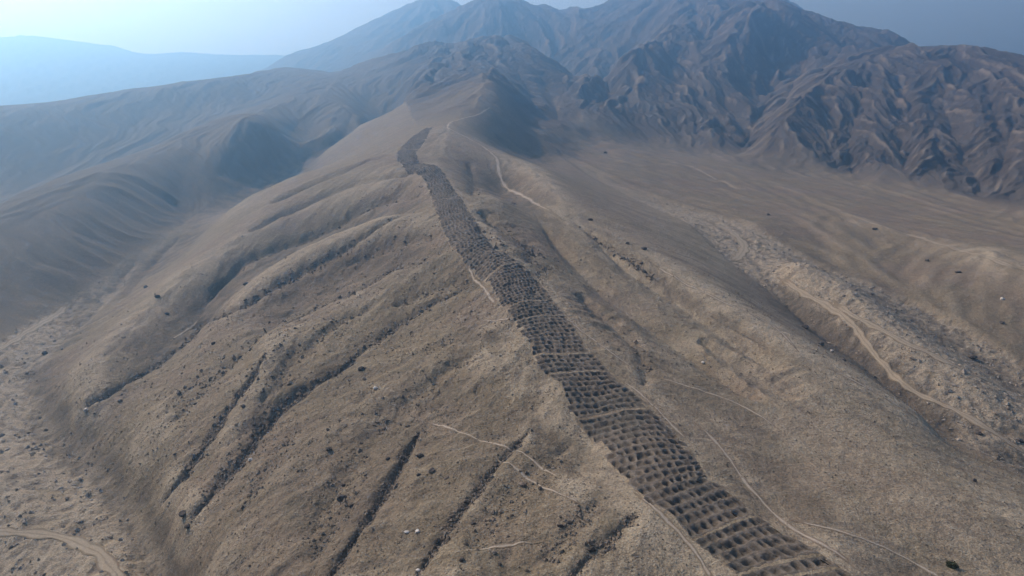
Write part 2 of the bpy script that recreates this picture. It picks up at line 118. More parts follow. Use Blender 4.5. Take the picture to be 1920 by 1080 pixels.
GULLY=[
 ([(-21.9,164.6),(-23.9,154.9),(-24.9,148.5),(-25.8,142.6),(-27.3,135.6),(-28.7,129.3),(-29.8,125.4),(-30.8,122.0),(-31.8,118.8),(-33.0,114.3),(-34.2,110.2)],1.8,1.3,0.85),
 ([(5.1,152.0),(1.5,145.2),(-1.8,139.3),(-4.0,134.4),(-6.0,129.8),(-8.7,123.9),(-11.2,119.1),(-12.6,115.7),(-13.9,112.2),(-15.1,108.8),(-17.0,102.3)],1.1,1.2,0.75),
 ([(-48.1,219.7),(-51.1,212.8),(-53.9,206.2),(-61.1,201.3),(-67.0,193.5),(-70.1,183.6),(-71.3,177.0),(-72.3,170.7),(-73.4,165.3),(-75.0,161.2),(-76.7,158.3),(-78.3,155.5),(-80.5,153.9)],2.6,2.6,0.85),
 ([(-83.2,225.3),(-83.6,213.3),(-84.5,201.3),(-87.2,193.1),(-88.1,183.4),(-89.5,179.9),(-90.9,176.9),(-93.9,173.8),(-98.6,173.8)],2.2,2.3,0.85),
 ([(-15.6,244.5),(-21.5,244.2),(-27.2,242.9),(-33.3,236.9),(-39.1,231.2),(-42.9,226.1),(-46.5,220.9),(-50.3,213.3),(-53.9,206.2)],1.4,2.4,0.35),
 ([(-42.5,340.8),(-52.4,335.6),(-61.5,327.7),(-67.5,323.1),(-73.7,319.8),(-79.8,316.5),(-87.3,312.6),(-94.4,308.0),(-101.3,303.6),(-106.9,298.1),(-112.0,291.9),(-116.8,285.8),(-125.7,288.4),(-146.6,316.7),(-141.9,287.2),(-145.9,278.1),(-148.3,266.9),(-150.5,258.8),(-152.0,250.0),(-153.3,241.6),(-156.5,236.8),(-167.2,243.2)],2.2,2.8,0.5),
 ([(-54.6,392.2),(-67.5,395.4),(-80.4,397.6),(-88.6,396.5),(-96.7,395.2),(-104.6,393.0),(-116.9,392.0),(-128.3,388.2),(-138.1,380.8),(-147.5,373.1),(-150.8,360.2),(-154.1,348.3),(-153.2,324.2)],3.9600000000000004,4.6,0.15),
 ([(-30.7,277.3),(-39.8,279.6),(-49.3,283.0),(-55.0,276.9),(-60.3,270.5),(-68.8,269.3),(-77.6,269.2),(-82.0,263.9),(-85.5,257.0),(-88.5,249.2)],2.3400000000000003,4.6,0.2),
 ([(20.1,283.0),(9.7,245.2),(7.2,224.8)],0.6,2.5,0.1),
 ([(24.0,117.3),(21.0,113.8),(18.1,110.6),(13.7,105.8),(11.1,102.3),(8.7,99.5)],1.0,1.6,0.4),
 ([(-13.9,295.8),(-7.5,271.1),(-4.2,263.5)],2.16,4.6,0.15),
 ([(1.2,296.4),(8.8,279.5),(5.1,255.7)],1.0,4,0.25),
 ([(37.1,219.5),(37.6,206.4),(38.0,194.9),(37.3,181.0),(34.6,171.9)],1.2,2.5,0.12),
 ([(29.8,347.2),(37.9,322.2),(43.8,309.3),(49.3,297.4),(54.8,282.6),(59.8,268.9),(63.7,257.7),(67.2,247.1),(70.4,237.0),(74.2,227.6),(77.8,219.0),(81.2,211.0),(84.5,203.8)],2.2,3.2,0.45),
 ([(11.1,356.6),(15.6,332.7),(19.7,312.7),(23.2,294.0),(27.1,277.6),(30.7,263.1),(33.9,250.2),(37.8,242.4),(41.5,235.2),(45.0,228.3),(48.2,221.6),(51.2,214.7),(53.9,207.9),(56.5,201.4),(58.9,195.2),(61.7,188.5),(64.3,182.2),(66.8,176.4),(69.2,170.8)],3.77,7,0.0),
 ([(23.2,242.5),(26.7,233.3),(30.1,224.8),(33.2,216.9),(36.1,207.6),(38.8,199.1)],2.9,5,0.0),
 ([(60.3,219.5),(63.3,211.0),(66.0,203.1),(68.6,195.8),(71.2,189.1),(73.4,184.0),(75.6,179.1),(77.7,174.4)],2.9,6,0.0),
 ([(45.5,135.1),(47.2,131.4),(48.6,124.0)],0.3,1.2,0.1),
 ([(-327.6,643.3),(-316.8,583.1),(-297.4,520.8)],1.0,10.4,0.1),
 ([(-328.2,713.4),(-313.7,649.7),(-300.2,602.9)],1.6,13.0,0.1),
 ([(-328.6,598.1),(-319.9,560.3),(-312.3,526.9),(-301.1,489.1),(-291.5,456.4)],1.0,9.1,0.1),
 ([(-333.5,516.0),(-322.5,485.0),(-313.2,458.0),(-303.2,431.0),(-294.9,407.7)],0.8,7.800000000000001,0.1),
 ([(236.8,506.0),(235.5,479.8),(236.0,459.5),(237.1,441.9),(238.1,425.5),(238.3,409.1),(240.4,394.3),(242.2,380.2),(243.9,367.1),(246.1,355.6),(249.2,346.4),(252.6,338.1)],1.16,6,0.1),
 ([(141.6,273.1),(127.3,261.3),(105.7,232.9)],0.4,2,0.5),
 ([(-243.1,1002.6),(-240.1,886.9),(-243.8,849.2),(-245.9,810.0)],2.5,12,0.0),
 ([(-299.4,998.8),(-297.3,940.6),(-271.0,815.2),(-273.9,776.1),(-275.0,736.4)],2.5,12,0.0),
 ([(-290.8,814.0),(-290.0,771.7),(-291.1,737.8),(-291.6,708.4),(-290.2,676.9)],2.0,10,0.0),
 ([(-239.6,1224.0),(-234.0,1104.1),(-225.7,956.7)],3.0,14,0.0),
 ([(-4.9,199.8),(-11.0,193.0),(-17.1,190.4),(-20.8,186.0),(-24.3,181.4),(-27.6,176.6),(-30.0,170.0),(-32.2,163.6),(-34.2,157.6),(-35.6,151.8),(-37.0,146.5),(-38.3,141.6),(-39.6,137.1),(-40.6,131.9),(-41.5,127.1),(-42.5,122.8)],1.9800000000000002,5.75,0.05),
 ([(14.7,146.9),(11.2,143.2),(7.7,138.1),(4.5,133.8),(1.8,128.3),(-0.7,123.6),(-3.1,119.4),(-4.6,115.4),(-6.1,111.6),(-7.5,107.7)],0.8,3.5,0.1),
 ([(-48.2,250.9),(-55.3,245.9),(-62.2,241.3),(-65.6,234.4),(-68.7,227.3),(-71.8,220.7),(-72.7,212.2),(-73.5,204.0),(-74.6,197.0),(-75.9,191.4)],1.8,4.6,0.1),
 ([(-90.9,283.6),(-93.8,271.4),(-94.6,254.7),(-97.1,244.7),(-99.2,236.1),(-101.4,228.3),(-103.5,221.1),(-105.7,214.9),(-107.9,209.0),(-110.3,204.0)],1.9800000000000002,4.6,0.1),
 ([(-104.1,246.6),(-106.7,239.7),(-109.4,233.4),(-112.0,227.5),(-113.5,221.0),(-114.9,214.8),(-116.9,210.2)],0.8,3,0.15),
 ([(17.7,122.7),(14.6,118.0),(11.7,114.1),(9.5,110.3),(7.4,107.0),(5.4,104.1)],0.7,3,0.2),
 ([(-57.7,173.6),(-58.6,167.0),(-59.4,160.9),(-60.3,155.5),(-60.8,149.3),(-61.4,144.2),(-62.2,139.6)],0.7,3,0.15),
 ([(-32.4,148.4),(-33.7,142.7),(-35.0,137.5),(-36.2,132.7),(-36.9,128.6),(-37.6,124.8),(-38.2,121.0),(-38.8,117.5)],0.7,3,0.15),
 ([(-263.4,476.5),(-257.9,451.9),(-252.4,428.7),(-247.2,407.3),(-241.8,386.8),(-235.4,365.7),(-228.8,345.6)],2.16,5.75,0.0),
 ([(-259.3,532.9),(-252.6,492.8),(-246.8,458.0),(-239.6,430.4),(-230.5,401.1),(-221.2,373.1)],2.16,5.75,0.0),
 ([(-54.5,415.7),(-65.1,422.2),(-75.8,427.0),(-88.7,433.4),(-102.4,441.6),(-113.7,438.0),(-124.6,433.6),(-135.7,430.6),(-145.9,425.1),(-152.8,413.2),(-159.5,402.5)],3.9600000000000004,5.75,0.05),
 ([(-80.4,487.8),(-103.5,499.2),(-113.0,489.4),(-122.6,481.9),(-133.7,474.2),(-144.9,467.8),(-153.5,459.7),(-162.0,452.5)],3.6,5.75,0.0),
 ([(-46.3,373.0),(-65.6,393.1),(-83.5,397.6),(-99.8,399.6)],3.24,5.175,0.1),
 ([(-30.2,295.8),(-37.8,301.3),(-45.7,306.4),(-54.5,307.7),(-63.3,308.5),(-70.6,307.8),(-77.7,306.6)],2.52,4.6,0.1),
 ([(-10.8,247.8),(-20.2,254.0),(-26.2,252.8),(-32.0,250.6),(-38.6,247.5),(-45.1,244.3)],1.8,4.0249999999999995,0.1),
 ([(132.2,329.9),(133.5,317.0),(134.8,305.0),(136.6,293.4),(137.8,281.7),(138.8,270.5),(139.8,260.3),(140.0,250.3),(140.2,240.9),(140.6,233.3),(141.0,226.2),(140.5,212.7)],2.6,6,0.35),
 ([(-28.8,468.3),(-22.7,420.5),(-20.4,349.9)],2.16,5.75,0.1),
 ([(-15.3,328.4),(-8.5,312.3),(-2.4,300.2),(9.1,289.4)],3.6,5.75,0.05),
 ([(36.2,330.2),(40.9,312.1),(45.1,295.8),(49.0,280.9),(53.2,270.5),(57.1,260.8),(60.8,251.7),(64.1,242.6),(66.7,233.9),(69.1,225.6),(71.3,217.9),(73.4,210.8),(75.9,203.1),(78.4,196.2),(80.7,189.7)],3.48,6,0.0),
]
MTN=[
 ([(575.7,1131.1),(524.1,1048.2),(478.9,975.5),(443.2,912.8),(412.5,859.0),(380.4,773.9),(359.3,722.0)],11,20),
 ([(618.2,1131.5),(569.8,1044.6),(520.6,955.9),(485.4,880.5),(452.1,810.1),(425.4,750.8),(399.6,694.8)],10,18),
 ([(709.5,1145.5),(650.3,1057.2),(593.4,971.5),(548.4,876.2),(510.9,796.8),(480.1,727.5),(450.1,662.9),(408.7,587.8)],12,20),
 ([(714.6,1072.8),(661.8,982.8),(615.0,903.5),(573.6,827.3),(537.0,760.6)],9,18),
 ([(459.4,1016.8),(408.9,921.3),(392.6,869.4),(376.1,818.7),(356.7,746.8)],9,18),
 ([(595.4,1545.7),(564.5,1502.4),(527.3,1439.9),(470.3,1298.5),(421.6,1177.0),(349.2,977.1)],12,24),
 ([(495.8,1448.5),(455.9,1355.7),(418.8,1267.9),(400.8,1181.1),(374.0,1073.3)],10,20),
 ([(643.3,1548.4),(598.7,1460.9),(549.4,1359.4),(472.3,1196.5),(406.2,1054.7),(352.8,967.3)],11,20),
 ([(360.9,1266.8),(351.9,1183.1),(339.1,1093.5),(326.7,999.7),(313.5,912.1)],10,20),
 ([(364.4,1534.9),(296.7,1323.5),(257.8,1227.1)],12,24),
 ([(259.4,1340.1),(218.3,1213.7),(186.2,1178.7)],12,22),
 ([(796.1,1676.7),(606.8,1355.2),(481.3,1124.8)],9,20),
 ([(695.3,983.8),(640.6,901.7),(584.5,818.4),(532.6,749.7),(491.6,695.8),(455.1,647.7),(417.4,597.5)],9,16),
 ([(0.0,1315.1),(25.7,1138.8),(34.7,914.6)],8,22),
 ([(48.3,1291.3),(66.5,1102.7),(61.2,895.4)],8,20),
 ([(-195.1,1303.0),(-206.4,1189.9)],8,24),
]
TRACKS=[
 ([(131.2,452.2),(139.4,436.1),(140.2,414.8),(139.4,404.1),(129.6,384.4),(120.7,370.3)],3.5),
 ([(137.9,349.1),(140.2,324.6),(145.7,306.7),(147.3,293.9),(148.4,283.2),(146.3,270.4),(146.1,254.0),(145.6,241.6),(147.5,235.7),(149.9,230.7),(152.9,226.7),(155.3,220.7),(157.1,214.2),(159.3,209.9),(161.9,206.3),(165.3,201.9),(168.4,199.6),(171.8,197.7)],1.9),
 ([(148.5,308.9),(149.3,295.0),(152.7,284.2),(156.5,275.1),(157.9,266.8),(163.4,258.1),(167.8,252.3),(171.7,244.0),(181.8,245.9),(187.2,243.3),(189.7,237.0),(191.5,230.2),(194.1,224.8)],2.0),
 ([(-251.9,302.4),(-248.0,307.6),(-245.1,314.3),(-248.2,332.4),(-251.5,352.1),(-254.8,371.6),(-261.7,391.8)],2.8),
 ([(-156.6,178.4),(-149.6,175.7),(-142.5,172.6),(-136.6,171.6),(-130.8,170.7),(-125.4,170.3),(-118.0,167.1),(-108.2,161.3),(-100.7,154.6),(-92.5,144.9)],2.2),
 ([(243.7,489.4),(245.6,468.0),(247.3,448.4),(254.2,437.2),(254.6,416.1),(253.3,394.3),(255.9,380.3),(257.3,365.9),(258.8,351.4),(261.1,339.2)],2.5),
 ([(149.9,751.2),(168.2,737.1),(186.5,726.0),(192.6,672.7),(196.1,630.2),(202.8,603.2)],3.0),
]
PATHS=[
 ([(39.2,181.1),(46.0,177.5),(50.1,176.8),(56.6,175.0),(59.8,171.4),(63.8,164.7),(66.3,157.7)],0.75),
 ([(44.3,156.6),(47.6,149.3),(48.3,141.1),(48.3,133.9),(48.8,129.2),(49.3,124.7),(50.5,120.6),(50.9,115.9),(51.4,111.8),(55.1,109.2),(58.3,106.7),(59.1,102.4)],0.8),
 ([(52.5,118.2),(56.9,116.1),(59.5,114.6),(62.6,113.9),(67.4,114.6),(69.7,113.3),(72.0,112.1),(74.1,109.5),(75.3,104.4)],0.75),
 ([(24.1,123.1),(26.9,116.5),(29.7,112.6),(31.9,108.6),(33.3,105.5),(33.2,101.5),(33.1,99.1)],0.8),
 ([(17.4,213.9),(20.2,205.0),(25.2,198.4),(27.9,191.6),(32.6,184.9),(35.5,180.7)],0.7),
 ([(28.5,175.4),(32.5,169.5),(35.0,162.9),(37.8,152.8),(40.2,144.5)],0.7),
 ([(-22.2,165.2),(-15.5,157.4),(-8.8,150.6),(-4.7,146.9),(-0.8,143.7),(4.0,138.6),(8.7,132.8),(10.8,128.0)],0.6),
 ([(-3.4,139.0),(0.9,134.7),(2.6,131.5),(7.2,126.1),(11.6,121.6),(14.3,119.0)],0.6),
 ([(-10.3,108.1),(-7.2,108.7),(-4.2,109.5),(-1.4,110.1),(1.4,110.5),(5.7,110.8)],0.5),
 ([(-13.5,715.7),(-35.8,646.9),(-54.4,606.8),(-52.5,565.2),(-34.4,537.4),(-20.4,513.5),(-10.8,484.3),(-8.8,458.2),(-6.1,441.6),(3.9,414.6),(14.4,377.1),(26.8,342.7)],2.2),
 ([(-10.4,216.1),(-4.9,212.2),(0.5,209.7),(6.7,209.6),(13.8,214.5),(16.6,215.5)],0.8),
 ([(58.9,286.0),(62.8,276.9),(66.4,267.7),(71.3,257.8),(75.7,247.9),(80.3,242.2),(84.5,236.4),(90.7,229.7),(89.8,213.5),(89.4,204.5)],1.0),
 ([(94.8,195.8),(100.5,191.3),(102.9,187.8),(105.2,184.3),(108.4,180.5),(111.9,177.5)],1.2),
 ([(-20.4,271.9),(-15.1,254.0),(-8.4,233.0),(-5.3,222.0)],0.8),
 ([(-151.5,320.0),(-152.4,306.7),(-152.7,294.6)],0.9),
]
PALE=[
 ([(34.4,183.0),(36.0,175.6),(37.4,168.3),(38.7,161.3),(39.8,154.8),(40.5,142.2)],5,0.55),
 ([(19.3,143.8),(20.7,136.9),(22.0,130.3),(23.2,124.2),(25.0,118.7),(26.8,114.4),(28.7,111.0),(30.5,108.7),(32.2,106.3),(33.8,103.8),(35.4,101.4)],7,0.7),
 ([(-5.1,213.2),(-2.1,203.7),(0.8,193.9),(3.4,184.8),(5.8,177.1),(8.3,168.9),(10.6,160.9),(12.8,154.6),(15.5,148.8),(17.9,142.3)],7,0.5),
 ([(43.6,170.9),(47.5,168.0),(51.2,164.9),(54.6,161.5),(57.9,158.3),(60.9,154.8),(63.7,151.3),(66.4,147.8),(68.9,144.3),(71.2,140.8),(73.7,138.1),(76.1,135.5),(78.4,133.0),(80.7,130.6),(83.0,128.4),(85.3,126.3),(88.5,125.6),(91.8,124.9),(95.1,124.2),(98.4,123.7),(101.9,123.4)],14,0.35),
 ([(74.2,165.9),(77.9,163.6),(81.5,161.5),(85.0,159.5),(88.6,157.7),(92.2,156.1),(96.0,155.0),(100.3,155.0),(105.2,155.8),(110.8,157.7),(117.5,160.9),(125.0,164.8),(129.1,163.4),(132.8,161.7)],10,0.35),
 ([(22.9,367.1),(28.9,347.3),(34.5,330.2),(39.6,314.5),(43.8,301.7),(47.6,289.8),(51.2,278.5),(54.5,268.0),(57.6,258.2),(61.5,250.4),(65.1,242.5),(68.4,234.8),(71.5,227.7)],9,0.5),
 ([(-23.6,337.5),(-16.7,305.9),(-11.0,279.6),(-6.2,263.1),(-0.7,254.1),(4.6,246.8),(9.5,239.7),(12.9,229.9),(15.9,220.4),(18.7,211.3)],7,0.6),
 ([(28.1,273.3),(23.8,249.1),(20.2,229.9),(17.3,215.1),(20.8,205.9),(24.0,197.2)],7,0.35),
 ([(-82.5,328.5),(-91.6,323.1),(-100.4,317.9),(-107.0,314.2),(-113.6,311.2),(-122.0,312.8),(-129.1,314.0),(-139.0,321.4)],7,0.15),
 ([(-51.8,567.6),(-54.0,504.4),(-55.6,452.7),(-40.9,407.9),(-28.9,373.9)],8,0.3),
 ([(-206.0,259.7),(-193.4,247.8),(-180.6,235.3),(-166.3,220.3),(-153.8,206.9),(-143.5,196.1),(-134.3,186.5),(-125.9,177.7),(-118.1,169.5),(-111.6,164.2),(-105.5,159.2),(-99.7,154.5),(-94.5,150.4)],14,0.35),
 ([(26.2,177.7),(30.1,166.0),(32.9,159.1),(35.5,152.8)],5,0.4),
 ([(116.6,401.0),(121.5,380.1),(125.9,361.2),(128.0,347.6),(130.1,335.4),(131.6,322.7)],8,0.2),
]
DARK=[
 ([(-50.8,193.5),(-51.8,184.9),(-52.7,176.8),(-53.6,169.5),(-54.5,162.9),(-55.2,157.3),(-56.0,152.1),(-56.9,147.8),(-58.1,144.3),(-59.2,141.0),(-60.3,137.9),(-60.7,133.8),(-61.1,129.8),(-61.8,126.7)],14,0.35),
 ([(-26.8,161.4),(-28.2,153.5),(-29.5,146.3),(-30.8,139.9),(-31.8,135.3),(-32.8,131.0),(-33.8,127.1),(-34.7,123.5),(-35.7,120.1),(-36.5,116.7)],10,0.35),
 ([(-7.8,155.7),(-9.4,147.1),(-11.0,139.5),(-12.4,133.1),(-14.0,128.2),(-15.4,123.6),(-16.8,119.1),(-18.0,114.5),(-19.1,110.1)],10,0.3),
 ([(130.8,313.7),(132.8,301.7),(134.7,290.2),(135.8,278.5),(136.7,267.2),(137.6,255.8),(138.6,245.5),(139.1,235.7),(140.1,227.6),(140.9,219.5)],12,1.0),  # right riverbank: dark rubble, with the bank's shade painted in
 ([(-170.9,289.0),(-164.8,290.7),(-159.1,293.2),(-153.0,295.0),(-151.7,308.0),(-148.6,318.3)],8,0.5),
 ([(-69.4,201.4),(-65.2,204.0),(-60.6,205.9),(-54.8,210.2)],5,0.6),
 ([(52.4,177.0),(54.7,171.5),(56.9,166.2),(58.9,161.1),(58.0,153.8),(57.2,146.8),(56.4,140.3),(55.6,134.1),(57.5,129.0),(59.1,123.8)],6,0.5),
 ([(38.8,199.1),(40.0,188.9),(41.2,179.4),(42.1,170.3),(44.1,165.2),(46.1,160.4),(47.9,155.6)],4,0.35),
 ([(-66.9,458.6),(-53.3,452.3),(-41.0,457.4),(-28.8,468.3),(-20.5,442.2)],9,0.3),
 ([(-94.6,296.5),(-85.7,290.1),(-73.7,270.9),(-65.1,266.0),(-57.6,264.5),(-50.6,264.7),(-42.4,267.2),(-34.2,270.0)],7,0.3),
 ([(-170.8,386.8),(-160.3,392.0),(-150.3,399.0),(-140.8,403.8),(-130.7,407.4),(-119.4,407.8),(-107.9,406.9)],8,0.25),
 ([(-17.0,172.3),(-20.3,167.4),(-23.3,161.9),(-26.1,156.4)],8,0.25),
 ([(45.2,141.8),(46.6,136.6),(47.9,131.7),(48.5,126.9),(49.0,122.3)],4,0.4),
]
BOULDERS=[
 (-37.0, 137.2, 2.21, 0, 'boulder', 'largest dark boulder on the brown left flank, beside the long straight gully', None),
 (-38.3, 143.0, 0.97, 0, 'boulder', 'small dark stone just uphill of the largest boulder on the left flank', None),
 (-34.2, 133.2, 1.02, 0, 'boulder', 'small dark stone just downhill right of the largest boulder on the left flank', None),
 (-45.9, 199.0, 2.11, 0, 'boulder', 'dark boulder at the upper right end of the widest rubble-filled gully', None),
 (-43.4, 192.0, 1.42, 0, 'boulder', 'dark stone just below the boulder at the upper end of the widest gully', None),
 (-38.4, 182.5, 1.35, 1, 'boulder', 'single pale boulder on the left flank above the long straight gully', None),
 (-35.4, 176.9, 1.17, 0.2, 'boulder', 'brown stone just below the single pale boulder on the left flank', None),
 (-80.1, 192.6, 1.43, 0, 'boulder', 'dark stone on the strip of slope between the two rubble-filled gullies', None),
 (-144.8, 239.1, 1.97, 0.2, 'boulder', 'dark stone at the far left foot of the slope above the riverbed', None),
 (-155.6, 235.3, 1.75, 0.9, 'boulder', 'pale stone at the foot of the left flank by the riverbed bend', None),
 (-103.7, 211.8, 1.4, 0.1, 'boulder', 'dark stone on the left flank, left of the leftmost rubble gully', None),
 (-47.3, 164.6, 1.1, 0.1, 'boulder', 'dark stone on the left flank right of the widest rubble gully', None),
 (-44.6, 155.6, 1.43, 0.05, 'boulder', 'dark boulder in a loose cluster midway down the left flank', None),
 (-68.6, 166.6, 1.26, 0.9, 'boulder', 'pale rock on the right bank of the widest rubble gully', None),
 (-82.7, 157.1, 2.15, 0.05, 'boulder', 'long dark rock at the lower end of the left rubble gully', None),
 (-79.8, 152.9, 1.57, 0.05, 'boulder', 'dark rock where the two rubble gullies run out together', None),
 (-99.6, 187.9, 1.1, 0.1, 'boulder', 'small dark stone on the slope left of both rubble gullies', None),
 (-23.7, 154.5, 1.42, 0, 'boulder', 'dark boulder on the right bank near the top of the straight gully', None),
 (-21.2, 146.5, 1.48, 0.05, 'boulder', 'dark boulder below its neighbour on the right bank of the straight gully', None),
 (-29.0, 148.2, 1.12, 0.05, 'boulder', 'dark stone on the left bank of the straight gully near its top', None),
 (-20.4, 138.1, 0.93, 0.1, 'boulder', 'small brown stone just left of the broad boulder between two gullies', None),
 (-17.6, 138.5, 1.75, 0.15, 'boulder', 'broad brown boulder between the straight gully and the thinner gully beside it', None),
 (-13.9, 134.6, 1.02, 0.2, 'boulder', 'brown stone just right of the broad boulder between two gullies', None),
 (2.1, 128.7, 1.52, 0.55, 'boulder', 'rounded tan boulder below the branching footpaths', None),
 (5.7, 126.5, 1.07, 0.1, 'boulder', 'dark stone touching the lower footpath right of the tan boulder', None),
 (8.9, 113.9, 1.07, 0, 'boulder', 'dark boulder on the lower slope, left of the band of pits', None),
 (10.6, 115.0, 0.79, 0.1, 'boulder', 'small dark stone just right of the dark boulder on the lower slope', None),
 (-18.1, 118.9, 1.02, 1, 'boulder', 'right one of two pale rocks low on the left flank', None),
 (-20.3, 119.5, 0.82, 1, 'boulder', 'left one of two pale rocks low on the left flank', None),
 (-13.9, 115.1, 1.29, 0, 'boulder', 'dark boulder at the lower end of the thinner gully', None),
 (-3.1, 108.0, 0.84, 0.2, 'boulder', 'stone just below the faint level footpath near the bottom', None),
 (-2.1, 105.3, 0.92, 0.1, 'boulder', 'dark stone near the bottom edge below the faint footpath', None),
 (-16.4, 106.6, 0.84, 1, 'boulder', 'pale rock at the bottom edge beside the straight gully', None),
 (-8.7, 106.2, 1.01, 0.1, 'boulder', 'dark rock near the bottom edge between gully and faint footpath', None),
 (-7.3, 117.4, 0.91, 0.1, 'boulder', 'dark stone on the slope just above the faint level footpath', None),
 (-3.5, 117.7, 0.81, 0.15, 'boulder', 'brown stone above the right end of the faint level footpath', None),
 (13.8, 107.3, 1.39, 0, 'boulder', 'dark boulder in the shallow hollow left of the lowest pits', None),
 (106.6, 145.3, 1.11, 0, 'boulder', 'lone dark stone on the sandy slope at the right', None),
 (153.6, 210.7, 2.1, 0.1, 'boulder', 'dark rock in the right riverbed beside the lower vehicle track', None),
 (165.7, 208.3, 2.09, 0.1, 'boulder', 'dark rock in the right riverbed at the right edge', None),
 (128.1, 289.2, 3.27, 0, 'boulder', 'largest dark rock high on the shaded bank above the right riverbed', None),
 (121.4, 258.9, 2.31, 0.05, 'boulder', 'dark rock midway down the shaded bank above the right riverbed', None),
 (124.7, 256.2, 1.87, 0.9, 'boulder', 'pale rock among the dark ones on the shaded bank', None),
 (117.5, 231.8, 1.89, 0.05, 'boulder', 'dark rock low on the shaded bank above the right riverbed', None),
 (233.5, 379.5, 2.4, 0, 'boulder', 'dark stone on the smooth brown slope right of the riverbed', None),
 (235.4, 354.7, 2.53, 0, 'boulder', 'dark stone lower right of its neighbour on the smooth brown slope', None),
 (240.5, 451.5, 3.18, 0.05, 'boulder', 'dark stone high on the brown slope just under its crest track', None),
 (223.6, 302.0, 2.43, 0.05, 'boulder', 'dark stone low on the brown slope near the right edge', None),
 (236.3, 321.4, 2.06, 1, 'boulder', 'single pale stone on the brown slope near the right edge', None),
 (193.2, 274.5, 2.9, 0.05, 'boulder', 'dark rock above the upper vehicle track in the right riverbed', None),
 (53.0, 311.6, 2.21, 0, 'boulder', 'upper dark stone in the narrow gully right of the ridge crest', None),
 (59.6, 306.1, 2.41, 0, 'boulder', 'lower dark stone in the narrow gully right of the ridge crest', None),
 (39.8, 346.3, 2.44, 0, 'boulder', 'dark stone on the ridge just below its winding crest path', None),
 (31.3, 193.6, 1.1, 0, 'boulder', 'small dark stone on the sandy ground right of the pits', None),
 (58.8, 201.5, 1.15, 1, 'boulder', 'small pale stone above the thin path right of the pits', None),
 (-117.4, 258.5, 1.89, 0.05, 'boulder', 'dark stone beside the bend of the shaded left gully', None),
 (-132.2, 332.7, 2.38, 0, 'boulder', 'dark stone on the upper left flank in the shaded hollow', None),
 (-177.3, 334.1, 2.67, 0.1, 'boulder', 'dark stone on the rounded brown spur above the left riverbed', None),
 (-208.9, 382.0, 2.44, 0.1, 'boulder', 'small stone upslope of its neighbour on the rounded brown spur', None),
 (-165.8, 318.9, 2.05, 0.05, 'boulder', 'dark stone below its neighbours on the rounded brown spur', None),
 (-224.9, 316.0, 2.83, 0.05, 'boulder', 'dark rock at the tip of the slope beside the left track', None),
 (102.5, 764.0, 4.1, 0, 'boulder', 'dark rock on the slope across the valley below the right mountain', None),
 (185.1, 494.2, 3.08, 0.3, 'boulder', 'reddish stone on the bank above the curved track', None),
 (78.8, 109.9, 1.62, 0, 'shrub', 'small dark green bush on the pale sand near the bottom right', None),
]

BAND_POLY=BAND_LEFT+BAND_RIGHT[::-1]
CAMZ=80.0
TH0,TH1=math.radians(-56),math.radians(56)
LA0,LA1=math.log(28.0),math.log(9000.0)
NT,NL=374,482

def cat_w(t):
    return (-.5*t+t*t-.5*t**3, 1-2.5*t*t+1.5*t**3, .5*t+2*t*t-1.5*t**3, -.5*t*t+.5*t**3)

class Grid:
    def __init__(s,a): s.a=a
    def __call__(s,th,la):
        a=s.a; nl,nt=a.shape
        u=np.clip((th-TH0)/(TH1-TH0)*(nt-1),0,nt-1.001); v=np.clip((la-LA0)/(LA1-LA0)*(nl-1),0,nl-1.001)
        iu=np.floor(u).astype(int); iv=np.floor(v).astype(int); wu=cat_w(u-iu); wv=cat_w(v-iv)
        r=0
        for j in range(4):
            jj=np.clip(iv+j-1,0,nl-1); q=0
            for i in range(4): q=q+wu[i]*a[jj,np.clip(iu+i-1,0,nt-1)]
            r=r+wv[j]*q
        return r

def lap(a):
    p=np.pad(a,1,mode='edge')
    return p[:-2,1:-1]+p[2:,1:-1]+p[1:-1,:-2]+p[1:-1,2:]-4*a

